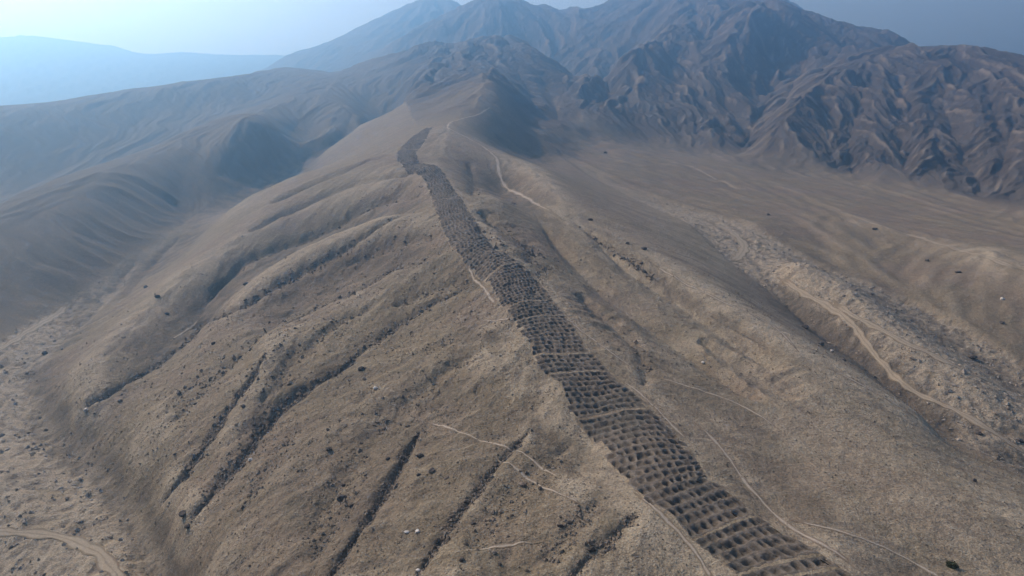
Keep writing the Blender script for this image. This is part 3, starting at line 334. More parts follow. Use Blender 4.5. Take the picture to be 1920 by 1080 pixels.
def solve(lines,beta=0.02):
    P=[]
    for L in lines:
        L=np.array(L,float)
        for a,b in zip(L[:-1],L[1:]):
            n=max(2,int(np.hypot(*(b[:2]-a[:2]))/max(.5,.004*np.hypot(*a[:2]))))
            n=min(n,400)
            t=np.linspace(0,1,n)[:,None]; P.append(a+(b-a)*t)
    P=np.concatenate(P)
    r=np.hypot(P[:,0],P[:,1]); th=np.arctan2(P[:,0],P[:,1]); la=np.log(r); s=(P[:,2]-CAMZ)/r
    cur=None
    for f in (16,8,4,2,1):
        nt=(NT-1)//f+1; nl=(NL-1)//f+1
        u=(th-TH0)/(TH1-TH0)*(nt-1); v=(la-LA0)/(LA1-LA0)*(nl-1)
        ok=(u>=0)&(u<nt-1)&(v>=0)&(v<nl-1); u,v,sv=u[ok],v[ok],s[ok]
        iu=u.astype(int); iv=v.astype(int); fu=u-iu; fv=v-iv; k0=iv*nt+iu
        idx=np.stack([k0,k0+1,k0+nt,k0+nt+1]); wt=np.stack([(1-fu)*(1-fv),fu*(1-fv),(1-fu)*fv,fu*fv])
        dens=np.bincount(k0,minlength=nl*nt)[k0]; om=2.5/dens
        pull=lambda x:(x.ravel()[idx]*wt).sum(0)
        push=lambda q:np.bincount(idx.ravel(),(wt*q).ravel(),minlength=nl*nt).reshape(nl,nt)
        if cur is None: cur=np.full((nl,nt),s.mean())
        else:
            g=Grid(cur); TT,LL=np.meshgrid(np.linspace(TH0,TH1,nt),np.linspace(LA0,LA1,nl)); cur=g(TT,LL)
        b2=beta*(4.0/f)**2*0+beta
        A=lambda x:(lap(lap(x))-b2*lap(x))+push(om*pull(x))
        rhs=push(om*sv)
        x=cur; rr=rhs-A(x); p=rr.copy(); rs=(rr*rr).sum()
        for k in range({16:400,8:300,4:250,2:200,1:160}[f]):
            Ap=A(p); al=rs/(p*Ap).sum(); x=x+al*p; rr=rr-al*Ap; rn=(rr*rr).sum()
            if rn<1e-12: break
            p=rr+rn/rs*p; rs=rn
        cur=x
    for k in range(2):
        p=np.pad(cur,1,mode='edge'); cur=.25*(p[:-2]+2*p[1:-1]+p[2:])[:,1:-1]; p=np.pad(cur,1,mode='edge'); cur=.25*(p[:,:-2]+2*p[:,1:-1]+p[:,2:])[1:-1]
    return cur

def hsh(i,j,k):
    n=(i*374761393+j*668265263+k*974634777)&0xffffffff
    n=((n^(n>>13))*1274126177)&0xffffffff
    n=((n^(n>>16))*2246822519)&0xffffffff
    return ((n^(n>>15))&0xffffff)/float(0x1000000)

def noise(x,y,k=0):
    x=np.asarray(x,float);y=np.asarray(y,float)
    i=np.floor(x).astype(np.int64); j=np.floor(y).astype(np.int64); fx=x-i; fy=y-j
    u=fx*fx*fx*(fx*(fx*6-15)+10); v=fy*fy*fy*(fy*(fy*6-15)+10)
    def g(di,dj):
        a=hsh(i+di,j+dj,k)*6.2831853
        return np.cos(a)*(fx-di)+np.sin(a)*(fy-dj)
    return ((g(0,0)*(1-u)+g(1,0)*u)*(1-v)+(g(0,1)*(1-u)+g(1,1)*u)*v)*1.5

def fbm(x,y,k=0,o=4,gain=.5):
    r=0;a=1
    for q in range(o):
        r=r+a*noise(x,y,k+q*7); x=x*2.03+3.1; y=y*2.03-1.7; a*=gain
    return r

def gully(x,y,dx,dy,f,k):
    """stripes that run down the slope direction (dx,dy), like rills; about -1..1"""
    X=x*f; Y=y*f; i=np.floor(X).astype(np.int64); j=np.floor(Y).astype(np.int64)
    c=0;w=0
    for a in (-1,0,1):
        for b in (-1,0,1):
            ox=i+a+.5*hsh(i+a,j+b,k)+.25; oy=j+b+.5*hsh(i+a,j+b,k+1)+.25
            vx=X-ox; vy=Y-oy
            ww=np.maximum(np.exp(-2*(vx*vx+vy*vy))-.044,0); ph=(vx*-dy+vy*dx)*6.2831853
            c=c+ww*np.cos(ph); w=w+ww
    return c/np.maximum(w,1e-6)

def seg_dist(x,y,L):
    """distance to a polyline and the fraction run along it"""
    L=np.asarray(L,float); best=np.full(x.shape,1e9); at=np.zeros(x.shape)
    n=len(L)-1
    for q in range(n):
        ax,ay=L[q,:2]; bx,by=L[q+1,:2]; vx,vy=bx-ax,by-ay
        t=np.clip(((x-ax)*vx+(y-ay)*vy)/(vx*vx+vy*vy+1e-9),0,1)
        d=np.hypot(x-ax-t*vx,y-ay-t*vy); m=d<best
        best=np.where(m,d,best); at=np.where(m,(q+t)/n,at)
    return best,at
def smooth(a,b,x):
    t=np.clip((x-a)/(b-a),0,1); return t*t*(3-2*t)
RELIEF=1.5
class Terrain:
    def __init__(self):
        s=solve(list(LINES.values())); b=s
        for k in range(70):
            p=np.pad(b,1,mode='edge'); b=.25*(p[:-2]+2*p[1:-1]+p[2:])[:,1:-1]; p=np.pad(b,1,mode='edge'); b=.25*(p[:,:-2]+2*p[:,1:-1]+p[:,2:])[1:-1]
        rg=np.exp(np.linspace(LA0,LA1,NL))[:,None]
        self.s=s+RELIEF*(.30+.70*smooth(190,310,rg))*(s-b)*(1-smooth(410,600,rg))*smooth(55,90,rg); self.G=Grid(self.s)
        k=self.s
        for q in range(6):
            p=np.pad(k,1,mode='edge'); k=.25*(p[:-2]+2*p[1:-1]+p[2:])[:,1:-1]; p=np.pad(k,1,mode='edge'); k=.25*(p[:,:-2]+2*p[:,1:-1]+p[:,2:])[1:-1]
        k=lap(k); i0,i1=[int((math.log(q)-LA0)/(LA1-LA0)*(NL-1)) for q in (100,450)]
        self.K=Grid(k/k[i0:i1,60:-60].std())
        gl,gt=np.gradient(self.s,(LA1-LA0)/(NL-1),(TH1-TH0)/(NT-1))
        self.Gl=Grid(gl); self.Gt=Grid(gt)
        self.bnd={}
        for k in ('near','mbase','v23','farhid'):
            L=np.array(BOUNDS[k]); th=np.arctan2(L[:,0],L[:,1]); o=np.argsort(th); self.bnd[k]=(th[o],np.log(np.hypot(L[:,0],L[:,1]))[o])
    def beyond(self,k,th,la): return la-np.interp(th,*self.bnd[k])
    def base(self,x,y):
        th=np.arctan2(x,y); r=np.hypot(x,y); return CAMZ+r*self.G(th,np.log(r))
    def masks(self,th,la):
        r=np.exp(la); b=self.beyond('near',th,la); m=self.beyond('mbase',th,la)
        right=smooth(.07,.10,th); left=1-smooth(-.19,-.13,th); centre=(1-right)*(1-left)
        far=smooth(0,.06,b)
        mt=right*smooth(-.02,.10,m)*smooth(600,760,r+200*smooth(.35,.6,th))+centre*far*smooth(600,720,r)*(.30+.70*smooth(750,1050,r))+left*smooth(900,1900,r)*far*.6
        lh=left*far*(1-smooth(1200,2000,r))
        return dict(mt=np.clip(mt,0,1),lh=lh,slope_r=right*far*(1-smooth(-.02,.1,m)),spur=1-far,right=right,left=left,far=far)
    def h(self,x,y,attr=False,sink=True,light=False):
        th=np.arctan2(x,y); r=np.hypot(x,y); la=np.log(r)
        s=self.G(th,la); z=CAMZ+r*s
        dr=s+self.Gl(th,la); dt=self.Gt(th,la); slope=np.hypot(dr,dt)+1e-6
        gx=dr*x/r+dt*y/r; gy=dr*y/r-dt*x/r
        dx=-gx/slope; dy=-gy/slope
        M=self.masks(th,la)
        # washes
        wl=poly_in(x,y,WASH_L,6)*(r<900); wr=poly_in(x,y,WASH_R,8)*(r<900)
        wash=np.clip(wl+wr,0,1)*(1-.85*smooth(430,600,r))
        # carved gullies
        rock=np.zeros_like(z); carve=np.zeros_like(z)
        nz=noise(x/5,y/5,3); nz2=noise(x/2.2,y/2.2,31)
        for L,dep,w,rk in GULLY:
            d,t=near_line(x,y,L,w*6)
            if d is None: continue
            ww=w*(1+.65*nz*min(1,(2.6/w)**2))*(.35+.65*smooth(0,.3,t)*smooth(0,.3,1-t))*(.75+.45*smooth(-.4,.4,noise(t*9,t*0+w,37))); e=smooth(0,.12,t)*smooth(0,.10,1-t)
            carve=np.maximum(carve,dep*e*(np.exp(-(d/(ww*1.6))**2)*.6+.4*np.clip(1-d/ww,0,1)))
            rock=np.maximum(rock,rk*e*smooth(1.5,.35,d/ww+.45*nz2))
        if light: return z,dict(M=M,rock=rock,wash=wash,th=th,la=la,r=r)
        for L,dep,w in MTN:
            d,t=near_line(x,y,L,w*4)
            if d is None: continue
            e=smooth(0,.3,t)*smooth(0,.15,1-t)
            carve=np.maximum(carve,dep*e*np.exp(-d/w))
        z=z-carve-1.8*wr-.6*wl
        # erosion rills on the mountains
        wx=x+22*fbm(x/150,y/150,11,3); wy=y+22*fbm(x/150,y/150,17,3)
        mt=M['mt']*smooth(.06,.30,slope)
        rill=0
        idx=mt>.01
        streak=np.zeros_like(z)
        if idx.any():
            a=wx[idx],wy[idx],dx[idx],dy[idx]
            big=smooth(900,2500,r[idx])
            tri=lambda g:1-2*np.arccos(np.clip(g,-1,1))/math.pi
            g1=tri(gully(*a,1/150.,41)); g2=tri(gully(*a,1/60.,42)); g3=tri(gully(*a,1/25.,43)); g4=tri(gully(*a,1/11.,44))
            fine=1-smooth(1800,3500,r[idx])
            q=(1-np.abs(g2))*0+g2
            g5=gully(*a,1/6.,45); zz=(9+10*big)*g1+(6.5+4*big)*q+3.6*(g3)*(.7+.3*g2)+1.5*g4*fine+.5*g5*fine+3.0*fbm(x[idx]/70,y[idx]/70,5,4)
            rd=lambda k,sc:1-2.2*np.abs(noise(wx[idx]/sc+.4*g2,wy[idx]/sc,k))
            zz=zz+2.2*rd(301,62.)+1.3*rd(302,29.)*(1-.5*big)+fine*(.9*rd(303,13.)+.6*rd(304,6.))
            rill=np.zeros_like(z); rill[idx]=zz*mt[idx]
            streak[idx]=(g3*.6+g4*.5+.3*g2)*mt[idx]
            z=z+rill
        # left hills
        lh=M['lh']
        idx=lh>.01
        if idx.any():
            a=wx[idx],wy[idx],dx[idx],dy[idx]
            g1=gully(*a,1/55.,51); g2=gully(*a,1/22.,52); g3=gully(*a,1/9.,53)
            z[idx]+=lh[idx]*smooth(.05,.3,slope[idx])*(1.5*g1+.9*g2+.35*g3)
            streak[idx]+=(g2*.5+g3*.5)*lh[idx]
        # spur flanks
        sp=M['spur']*(1-wash)
        idx=(sp>.01)
        if idx.any():
            X,Y=x[idx],y[idx]
            a=X+3*noise(X/14,Y/14,61)+1.5*noise(X/4,Y/4,161),Y+3*noise(X/14,Y/14,62)+1.5*noise(X/4,Y/4,162),dx[idx],dy[idx]
            lf=1-.8*smooth(-.06,.22,th[idx])
            g1=gully(*a,1/19.,63); g2=gully(*a,1/7.5,64); g3=gully(*a,1/2.6,65)
            near=1-smooth(250,500,r[idx])
            k=smooth(.03,.22,slope[idx])
            z[idx]+=sp[idx]*(k*lf*(.34*g1+.18*g2+.07*g3*near)+.40*(1-.7*smooth(.0,.2,th[idx]))*fbm(X/24,Y/24,66,3)+.24*near*(.4+.6*lf)*fbm(X/3.2,Y/3.2,67,3))
            streak[idx]+=(g1*.35+g2*.45+g3*.5*near)*k*sp[idx]
        sr=M['slope_r']*(1-wash)
        idx=sr>.01
        if idx.any():
            X,Y=x[idx],y[idx]
            a=X,Y,dx[idx],dy[idx]
            g1=gully(X+8*noise(X/40,Y/40,71),Y+8*noise(X/40,Y/40,72),dx[idx],dy[idx],1/46.,73); g2=gully(*a,1/15.,74)
            z[idx]+=sr[idx]*(1.5*g1*smooth(.04,.2,slope[idx])+.35*g2+.5*fbm(X/18,Y/18,75,4))
            streak[idx]+=(g1*.3+g2*.5)*sr[idx]
        # level the vehicle tracks
        trk=np.zeros_like(z)
        for L,w in TRACKS:
            d,t=near_line(x,y,L,w*3)
            if d is None: continue
            trk=np.maximum(trk,smooth(w*1.1,w*.5,d))
        # wash rubble
        idx=wash>.01
        if idx.any():
            X,Y=x[idx],y[idx]
            g=gully(X+2*noise(X/6,Y/6,80),Y+2*noise(X/6,Y/6,83),dx[idx],dy[idx],1/9.,84); c=fbm(X/2.6,Y/2.6,82,3)
            z[idx]+=wash[idx]*(1-trk[idx])*(.35*g+.30*c+.5*np.abs(noise(X/8,Y/8,81))-.2)
            streak[idx]+=wash[idx]*(.8*g+.3*c)
        if sink:
            z=z-1.7*poly_in(x,y,BAND_POLY,.9,inset=.7)*(r<900)
        if not attr: return z
        K=self.K(th,la)
        return z,dict(M=M,rock=rock,wash=wash,streak=streak,K=K,slope=slope,trk=trk,dx=dx,dy=dy,th=th,la=la,r=r)

def near_line(x,y,L,reach):
    L=np.asarray(L,float); lo=L.min(0)[:2]-reach; hi=L.max(0)[:2]+reach
    m=(x>lo[0])&(x<hi[0])&(y>lo[1])&(y<hi[1])
    if not m.any(): return None,None
    d=np.full(x.shape,1e6); t=np.zeros(x.shape); a,b=seg_dist(x[m],y[m],L); d[m]=a; t[m]=b
    return d,t

def poly_in(x,y,P,soft,inset=0.0):
    """1 inside the polygon, 0 outside, a soft edge of that many metres"""
    P=np.asarray(P,float)[:,:2]; lo=P.min(0)-soft; hi=P.max(0)+soft
    m=(x>lo[0])&(x<hi[0])&(y>lo[1])&(y<hi[1]); out=np.zeros(x.shape)
    if not m.any(): return out
    X=x[m];Y=y[m]; c=np.zeros(X.shape,bool); n=len(P)
    for i in range(n):
        ax,ay=P[i];bx,by=P[(i+1)%n]
        if ay==by: continue
        q=((ay>Y)!=(by>Y))&(X<(bx-ax)*(Y-ay)/(by-ay)+ax); c^=q
    d,_=seg_dist(X,Y,np.vstack([P,P[:1]])); sd=np.where(c,d,-d)
    out[m]=smooth(-soft/2,soft/2,sd-inset); return out

# ---- materials ----
class Mat:
    def __init__(self,name):
        self.m=bpy.data.materials.new(name); self.m.use_nodes=True; self.t=self.m.node_tree; self.t.nodes.clear()
        self.out=self.t.nodes.new('ShaderNodeOutputMaterial')
    def n(self,typ,**kw):
        q=self.t.nodes.new('ShaderNode'+typ)
        for k,v in kw.items():
            if k in q.inputs.keys(): q.inputs[k].default_value=v
            else: setattr(q,k,v)
        return q
    def l(self,a,b): self.t.links.new(a,b)
    def noise(self,scale,detail=4,rough=.55,coord=None,dist=0):
        q=self.n('TexNoise',Scale=scale,Detail=detail,Roughness=rough,Distortion=dist)
        if coord is not None: self.l(coord,q.inputs['Vector'])
        return q.outputs['Fac']
    def ramp(self,fac,lo,hi,a=0.,b=1.):
        q=self.n('MapRange'); q.interpolation_type='SMOOTHSTEP'
        for k,v in ((1,lo),(2,hi),(3,a),(4,b)): q.inputs[k].default_value=v
        self.l(fac,q.inputs[0]); return q.outputs[0]
    def math(self,op,a,b=None):
        q=self.n('Math',operation=op)
        for i,v in enumerate((a,b)):
            if v is None: continue
            if isinstance(v,(int,float)): q.inputs[i].default_value=v
            else: self.l(v,q.inputs[i])
        return q.outputs[0]
    def mix(self,f,a,b,blend='MIX'):
        q=self.n('Mix',data_type='RGBA',blend_type=blend)
        for s,v in ((q.inputs[0],f),(q.inputs[6],a),(q.inputs[7],b)):
            if isinstance(v,(int,float)): s.default_value=v
            elif isinstance(v,tuple): s.default_value=v+(1,) if len(v)==3 else v
            else: self.l(v,s)
        return q.outputs[2]
    def finish(self,col,rough=.95,bump=None,strength=.5,dist=.3):
        b=self.n('BsdfPrincipled',Roughness=rough); b.inputs['Specular IOR Level'].default_value=.12
        if isinstance(col,tuple): b.inputs['Base Color'].default_value=col+(1,)
        else: self.l(col,b.inputs['Base Color'])
        if bump is not None:
            q=self.n('Bump',Strength=strength,Distance=dist); self.l(bump,q.inputs['Height']); self.l(q.outputs[0],b.inputs['Normal'])
        self.l(b.outputs[0],self.out.inputs[0]); return self.m

BROWN=(.170,.133,.087); PALEC=(.315,.258,.183); ROCK=(.105,.086,.070); WASHC=(.325,.268,.195); MOUNT=(.088,.073,.064); REDD=(.168,.127,.090); OLIVE=(.134,.108,.070)

def soil(N,co):
    """dry slope soil: brown ground with redder, olive and pale patches"""
    big=N.noise(.022,3,.5,co); mid=N.noise(.09,4,.6,co,.6); fine=N.noise(.55,5,.65,co); grit=N.noise(2.4,4,.7,co)
    c=N.mix(N.ramp(big,.42,.62),BROWN,REDD); c=N.mix(N.math('MULTIPLY',N.ramp(mid,.48,.68),.7),c,OLIVE)
    c=N.mix(N.math('MULTIPLY',N.ramp(fine,.5,.72),.45),c,PALEC); c=N.mix(N.math('MULTIPLY',N.ramp(fine,.46,.26),.55),c,(.085,.068,.052))
    return c,fine,grit,mid

def ground_material():
    N=Mat('desert_ground'); tc=N.n('TexCoord'); co=tc.outputs['Object']
    A=N.n('Attribute',attribute_name='mixa'); sa=N.n('SeparateColor'); N.l(A.outputs['Color'],sa.inputs[0])
    Bn=N.n('Attribute',attribute_name='mixb'); sb=N.n('SeparateColor'); N.l(Bn.outputs['Color'],sb.inputs[0])
    pale,rock,wash=sa.outputs; mount,streak,dark=sb.outputs
    c,fine,grit,mid=soil(N,co)
    c=N.mix(mount,c,MOUNT)
    mcol=N.mix(N.ramp(N.noise(.012,4,.6,co),.4,.65),(.075,.061,.054),(.112,.093,.077))
    c=N.mix(N.math('MULTIPLY',mount,.8),c,mcol)
    # rubble of the dry riverbeds
    r1=N.noise(.35,6,.72,co,.4); wcol=N.mix(N.ramp(r1,.30,.56),(.145,.118,.090),WASHC)
    c=N.mix(wash,c,wcol)
    # wind-swept pale sand
    pn=N.ramp(N.noise(.13,5,.65,co,.8),.30,.62,.45,1.25)
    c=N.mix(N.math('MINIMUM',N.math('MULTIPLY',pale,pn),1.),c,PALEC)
    c=N.mix(N.math('MULTIPLY',N.math('MULTIPLY',N.ramp(streak,.55,.78),mount),.55),c,(.21,.175,.145))
    # rill streaks of finer and coarser gravel
    c=N.mix(N.math('MULTIPLY',N.ramp(streak,.52,.80),.30),c,PALEC)
    c=N.mix(N.math('MULTIPLY',N.ramp(streak,.48,.15),.45),c,(.100,.082,.070))
    c=N.mix(N.math('MULTIPLY',dark,.85),c,(.082,.066,.050))  # dark soil and rubble, plus painted shade of hollows, left hills and bank
    c=N.mix(N.math('MULTIPLY',rock,N.ramp(fine,.3,.6,.6,1.)),c,ROCK)
    # gravel speckle
    v=N.n('TexVoronoi',Scale=1.1); N.l(co,v.inputs['Vector']); vs=N.n('SeparateColor'); N.l(v.outputs['Color'],vs.inputs[0])
    sp=N.math('MULTIPLY',N.ramp(v.outputs['Distance'],.36,.22),N.ramp(vs.outputs[0],.66,.70))
    c=N.mix(N.math('MULTIPLY',sp,.55),c,(.07,.06,.055))
    g=N.ramp(grit,.28,.72,.68,1.32); c=N.mix(1.,c,g,'MULTIPLY')
    b=N.math('ADD',N.math('MULTIPLY',fine,1.0),N.math('MULTIPLY',grit,.35))
    b=N.math('ADD',b,N.math('MULTIPLY',N.math('MULTIPLY',N.math('ADD',wash,N.math('MULTIPLY',mount,2.5)),r1),1.6))
    return N.finish(c,.95,b,1.0,.8)

def pit_material():
    N=Mat('pit_soil'); tc=N.n('TexCoord'); co=tc.outputs['Object']
    c,fine,grit,mid=soil(N,co)
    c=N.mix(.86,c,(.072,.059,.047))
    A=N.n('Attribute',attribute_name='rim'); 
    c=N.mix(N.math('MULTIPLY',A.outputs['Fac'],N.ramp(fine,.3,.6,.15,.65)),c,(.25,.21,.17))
    pt=N.noise(.045,3,.6,co)
    c=N.mix(N.math('MULTIPLY',N.ramp(pt,.5,.62),.35),c,(.082,.078,.064))
    g=N.ramp(grit,.25,.75,.75,1.2); c=N.mix(1.,c,g,'MULTIPLY')
    return N.finish(c,.95,N.math('ADD',fine,N.math('MULTIPLY',grit,.5)),.9,.35)

def path_material(name,colr,lo):
    N=Mat(name); tc=N.n('TexCoord'); co=tc.outputs['Object']
    c,fine,grit,mid=soil(N,co)
    e=N.n('Attribute',attribute_name='edge'); n2=N.noise(.8,5,.7,co)
    f=N.ramp(N.math('ADD',e.outputs['Fac'],N.math('MULTIPLY',n2,.8)),lo,lo+.45)
    k=N.mix(N.ramp(n2,.3,.7),colr,tuple(q*.78 for q in colr))
    c2=N.mix(f,c,k)
    g=N.ramp(grit,.25,.75,.85,1.15); c2=N.mix(1.,c2,g,'MULTIPLY')
    return N.finish(c2,.95,N.math('ADD',fine,grit),.5,.15)

def stone_material(name,a,b):
    N=Mat(name); tc=N.n('TexCoord'); oi=N.n('ObjectInfo')
    geo=N.n('NewGeometry'); co=geo.outputs['Position']
    n1=N.noise(1.2,5,.65,co); n2=N.noise(6.,4,.6,co)
    c=N.mix(N.ramp(n1,.3,.7),a,b)
    c=N.mix(1.,c,N.ramp(n2,.3,.7,.8,1.2),'MULTIPLY')
    return N.finish(c,.9,N.math('ADD',n1,N.math('MULTIPLY',n2,.4)),.7,.12)
M_GROUND=ground_material(); M_PIT=pit_material()
M_PATH=path_material('trodden_dust',(.34,.285,.225),.74); M_TRACK=path_material('track_dust',(.30,.248,.182),.78)
M_SCREE=stone_material('scree_stone',(.085,.070,.058),(.200,.160,.122))
M_SCREEP=stone_material('riverbed_stone',(.17,.145,.120),(.34,.295,.245))
M_GRAVEL=stone_material('brown_gravel',(.125,.100,.072),(.20,.160,.115)); M_GRAVELP=stone_material('pale_gravel',(.16,.13,.094),(.27,.22,.158))
M_DARKST=stone_material('varnished_stone',(.045,.038,.034),(.095,.078,.066))
M_MIDST=stone_material('brown_stone',(.10,.08,.065),(.20,.16,.125))
M_PALEST=stone_material('pale_stone',(.40,.36,.31),(.56,.51,.45))

# ---- terrain: one height field, cut into the landforms ----
T=Terrain()
def seq(*parts):
    o=[]
    for a,b,st in parts:
        n=max(2,int(round((b-a)/st))+1); o+=list(np.linspace(a,b,n)[:-1])
    o.append(parts[-1][1]); return np.array(o)
R=math.radians; ln=math.log
TH=seq((R(-54),R(-38.5),R(.30)),(R(-38.5),R(38.5),R(.083)),(R(38.5),R(54),R(.30)))
LA=seq((ln(30),ln(72),.03),(ln(72),ln(560),.0046),(ln(560),ln(1400),.0040),(ln(1400),ln(3400),.007),(ln(3400),ln(8500),.02))
tt,ll=np.meshgrid(TH,LA); rr=np.exp(ll); GX=rr*np.sin(tt); GY=rr*np.cos(tt)
nl_,nt_=GX.shape
zz,at=T.h(GX.ravel(),GY.ravel(),attr=True); GZ=zz.reshape(nl_,nt_)
GZ0=GZ
def mesh_h(x,y):
    """height of the built mesh at x, y"""
    x=np.asarray(x,float);y=np.asarray(y,float); th=np.arctan2(x,y); la=np.log(np.hypot(x,y))
    i=np.clip(np.searchsorted(TH,th)-1,0,nt_-2); j=np.clip(np.searchsorted(LA,la)-1,0,nl_-2)
    u=(th-TH[i])/(TH[i+1]-TH[i]); v=(la-LA[j])/(LA[j+1]-LA[j])
    return (GZ[j,i]*(1-u)+GZ[j,i+1]*u)*(1-v)+(GZ[j+1,i]*(1-u)+GZ[j+1,i+1]*u)*v
# colour masks
x=GX.ravel(); y=GY.ravel(); M=at['M']; K=at['K']
n40=fbm(x/38,y/38,90,3); n9=fbm(x/9,y/9,93,3)
nearw=1-M['mt']
g34=gully(x+9*n40,y+9*n9,at['dx'],at['dy'],1/30.,97); g34*=smooth(.10,.28,at['slope'])*(1-.6*smooth(.05,.25,at['th'])); n40=.45*n40+.55*g34*nearw
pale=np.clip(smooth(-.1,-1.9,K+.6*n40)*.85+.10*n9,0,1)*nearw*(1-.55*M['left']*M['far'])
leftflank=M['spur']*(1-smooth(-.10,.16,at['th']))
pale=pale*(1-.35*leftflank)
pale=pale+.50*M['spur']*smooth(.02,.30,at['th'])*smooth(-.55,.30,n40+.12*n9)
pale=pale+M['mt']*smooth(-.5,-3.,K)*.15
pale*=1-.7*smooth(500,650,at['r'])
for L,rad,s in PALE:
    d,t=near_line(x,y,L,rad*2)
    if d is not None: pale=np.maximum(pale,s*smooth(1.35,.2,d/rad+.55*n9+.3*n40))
dark=np.clip(smooth(.15,1.7,K+.35*n9+.4*g34)*.85,0,1)*nearw*(.45+.55*smooth(-.35,.4,n9+.4*n40))  # hollows by curvature: dark brown soil, deepened with shade put into the colour
dark=np.maximum(dark,.75*M['lh'])  # left hills: same soil, their shaded side put into the colour
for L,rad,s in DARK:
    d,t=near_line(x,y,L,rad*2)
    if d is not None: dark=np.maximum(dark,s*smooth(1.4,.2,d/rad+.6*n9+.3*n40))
rock=at['rock']; wash=at['wash']*smooth(-.55,.1,n9+.4*n40+.35)
pale=np.clip(pale*(1-rock)*(1-.6*wash),0,1)
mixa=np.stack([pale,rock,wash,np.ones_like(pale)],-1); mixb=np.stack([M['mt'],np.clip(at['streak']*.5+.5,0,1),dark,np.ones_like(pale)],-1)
# normals of the whole field, so that the cuts do not show
P=np.stack([GX,GY,GZ],-1); du=np.gradient(P,axis=1); dv=np.gradient(P,axis=0); NN=np.cross(du,dv); NN/=np.linalg.norm(NN,axis=-1,keepdims=True)
NN=NN.reshape(-1,3); PV=P.reshape(-1,3)
# which landform each face belongs to
fc=lambda a:.25*(a[:-1,:-1]+a[1:,:-1]+a[:-1,1:]+a[1:,1:])
fth=fc(tt);fla=fc(ll);fr=np.exp(fla)
bn=T.beyond('near',fth,fla); mb=T.beyond('mbase',fth,fla); v23=T.beyond('v23',fth,fla); fh=T.beyond('farhid',fth,fla)
wf=fc(at['wash'].reshape(nl_,nt_)); xr=fc(GX)>0
rid=np.zeros(fth.shape,int)                    # 0 the pitted spur
lft=fth<-.15; rgt=fth>.085
rid[(bn>0)&lft]=1; rid[(bn>0)&lft&(v23>0)]=2; rid[(bn>0)&lft&(fh>0)&(fth<-.30)]=3
rid[(bn>0)&~lft]=4
rid[(bn>0)&rgt&(mb<=0)]=5; rid[(bn>0)&rgt&(mb>0)]=6
rid[(fr>1560)&(rid==6)&(fth<.42)]=4
rid[(wf>.5)&~xr]=7; rid[(wf>.5)&xr]=8
NAMES=['pitted_ridge','hillside','foothill','mountain_range','mountain','alluvial_slope','mountain','dry_riverbed','dry_riverbed']
jj,ii=np.meshgrid(np.arange(nl_-1),np.arange(nt_-1),indexing='ij'); v0=jj*nt_+ii
quads=np.stack([v0,v0+1,v0+nt_+1,v0+nt_],-1)

def quick_mesh(name,verts,faces,mat,smooth_sh=True):
    """mesh object from arrays; faces all the same size"""
    me=bpy.data.meshes.new(name); nv=len(verts); nf,k=faces.shape
    me.vertices.add(nv); me.vertices.foreach_set('co',np.ascontiguousarray(verts,dtype=np.float32).ravel())
    me.loops.add(nf*k); me.loops.foreach_set('vertex_index',np.ascontiguousarray(faces,dtype=np.int32).ravel())
    me.polygons.add(nf); me.polygons.foreach_set('loop_start',np.arange(0,nf*k,k,dtype=np.int32))
    try: me.polygons.foreach_set('loop_total',np.full(nf,k,dtype=np.int32))
    except Exception: pass
    me.polygons.foreach_set('use_smooth',np.full(nf,smooth_sh,dtype=bool))
    me.update(calc_edges=True); me.materials.append(mat)
    ob=bpy.data.objects.new(name,me); COL.objects.link(ob); return ob
def attr_col(me,name,a):
    q=me.attributes.new(name,'FLOAT_COLOR','POINT'); q.data.foreach_set('color',np.ascontiguousarray(a,dtype=np.float32).ravel())
def attr_f(me,name,a):
    q=me.attributes.new(name,'FLOAT','POINT'); q.data.foreach_set('value',np.ascontiguousarray(a,dtype=np.float32).ravel())
for k in range(9):
    f=quads[rid==k]
    if not len(f): continue
    u,inv=np.unique(f.ravel(),return_inverse=True)
    ob=quick_mesh(NAMES[k],PV[u],inv.reshape(-1,4),M_GROUND); ob['kind']='structure'
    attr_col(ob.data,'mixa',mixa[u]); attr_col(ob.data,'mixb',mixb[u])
    ob.data.normals_split_custom_set_from_vertices(NN[u].astype(np.float32).tolist() if False else [tuple(q) for q in NN[u].tolist()])

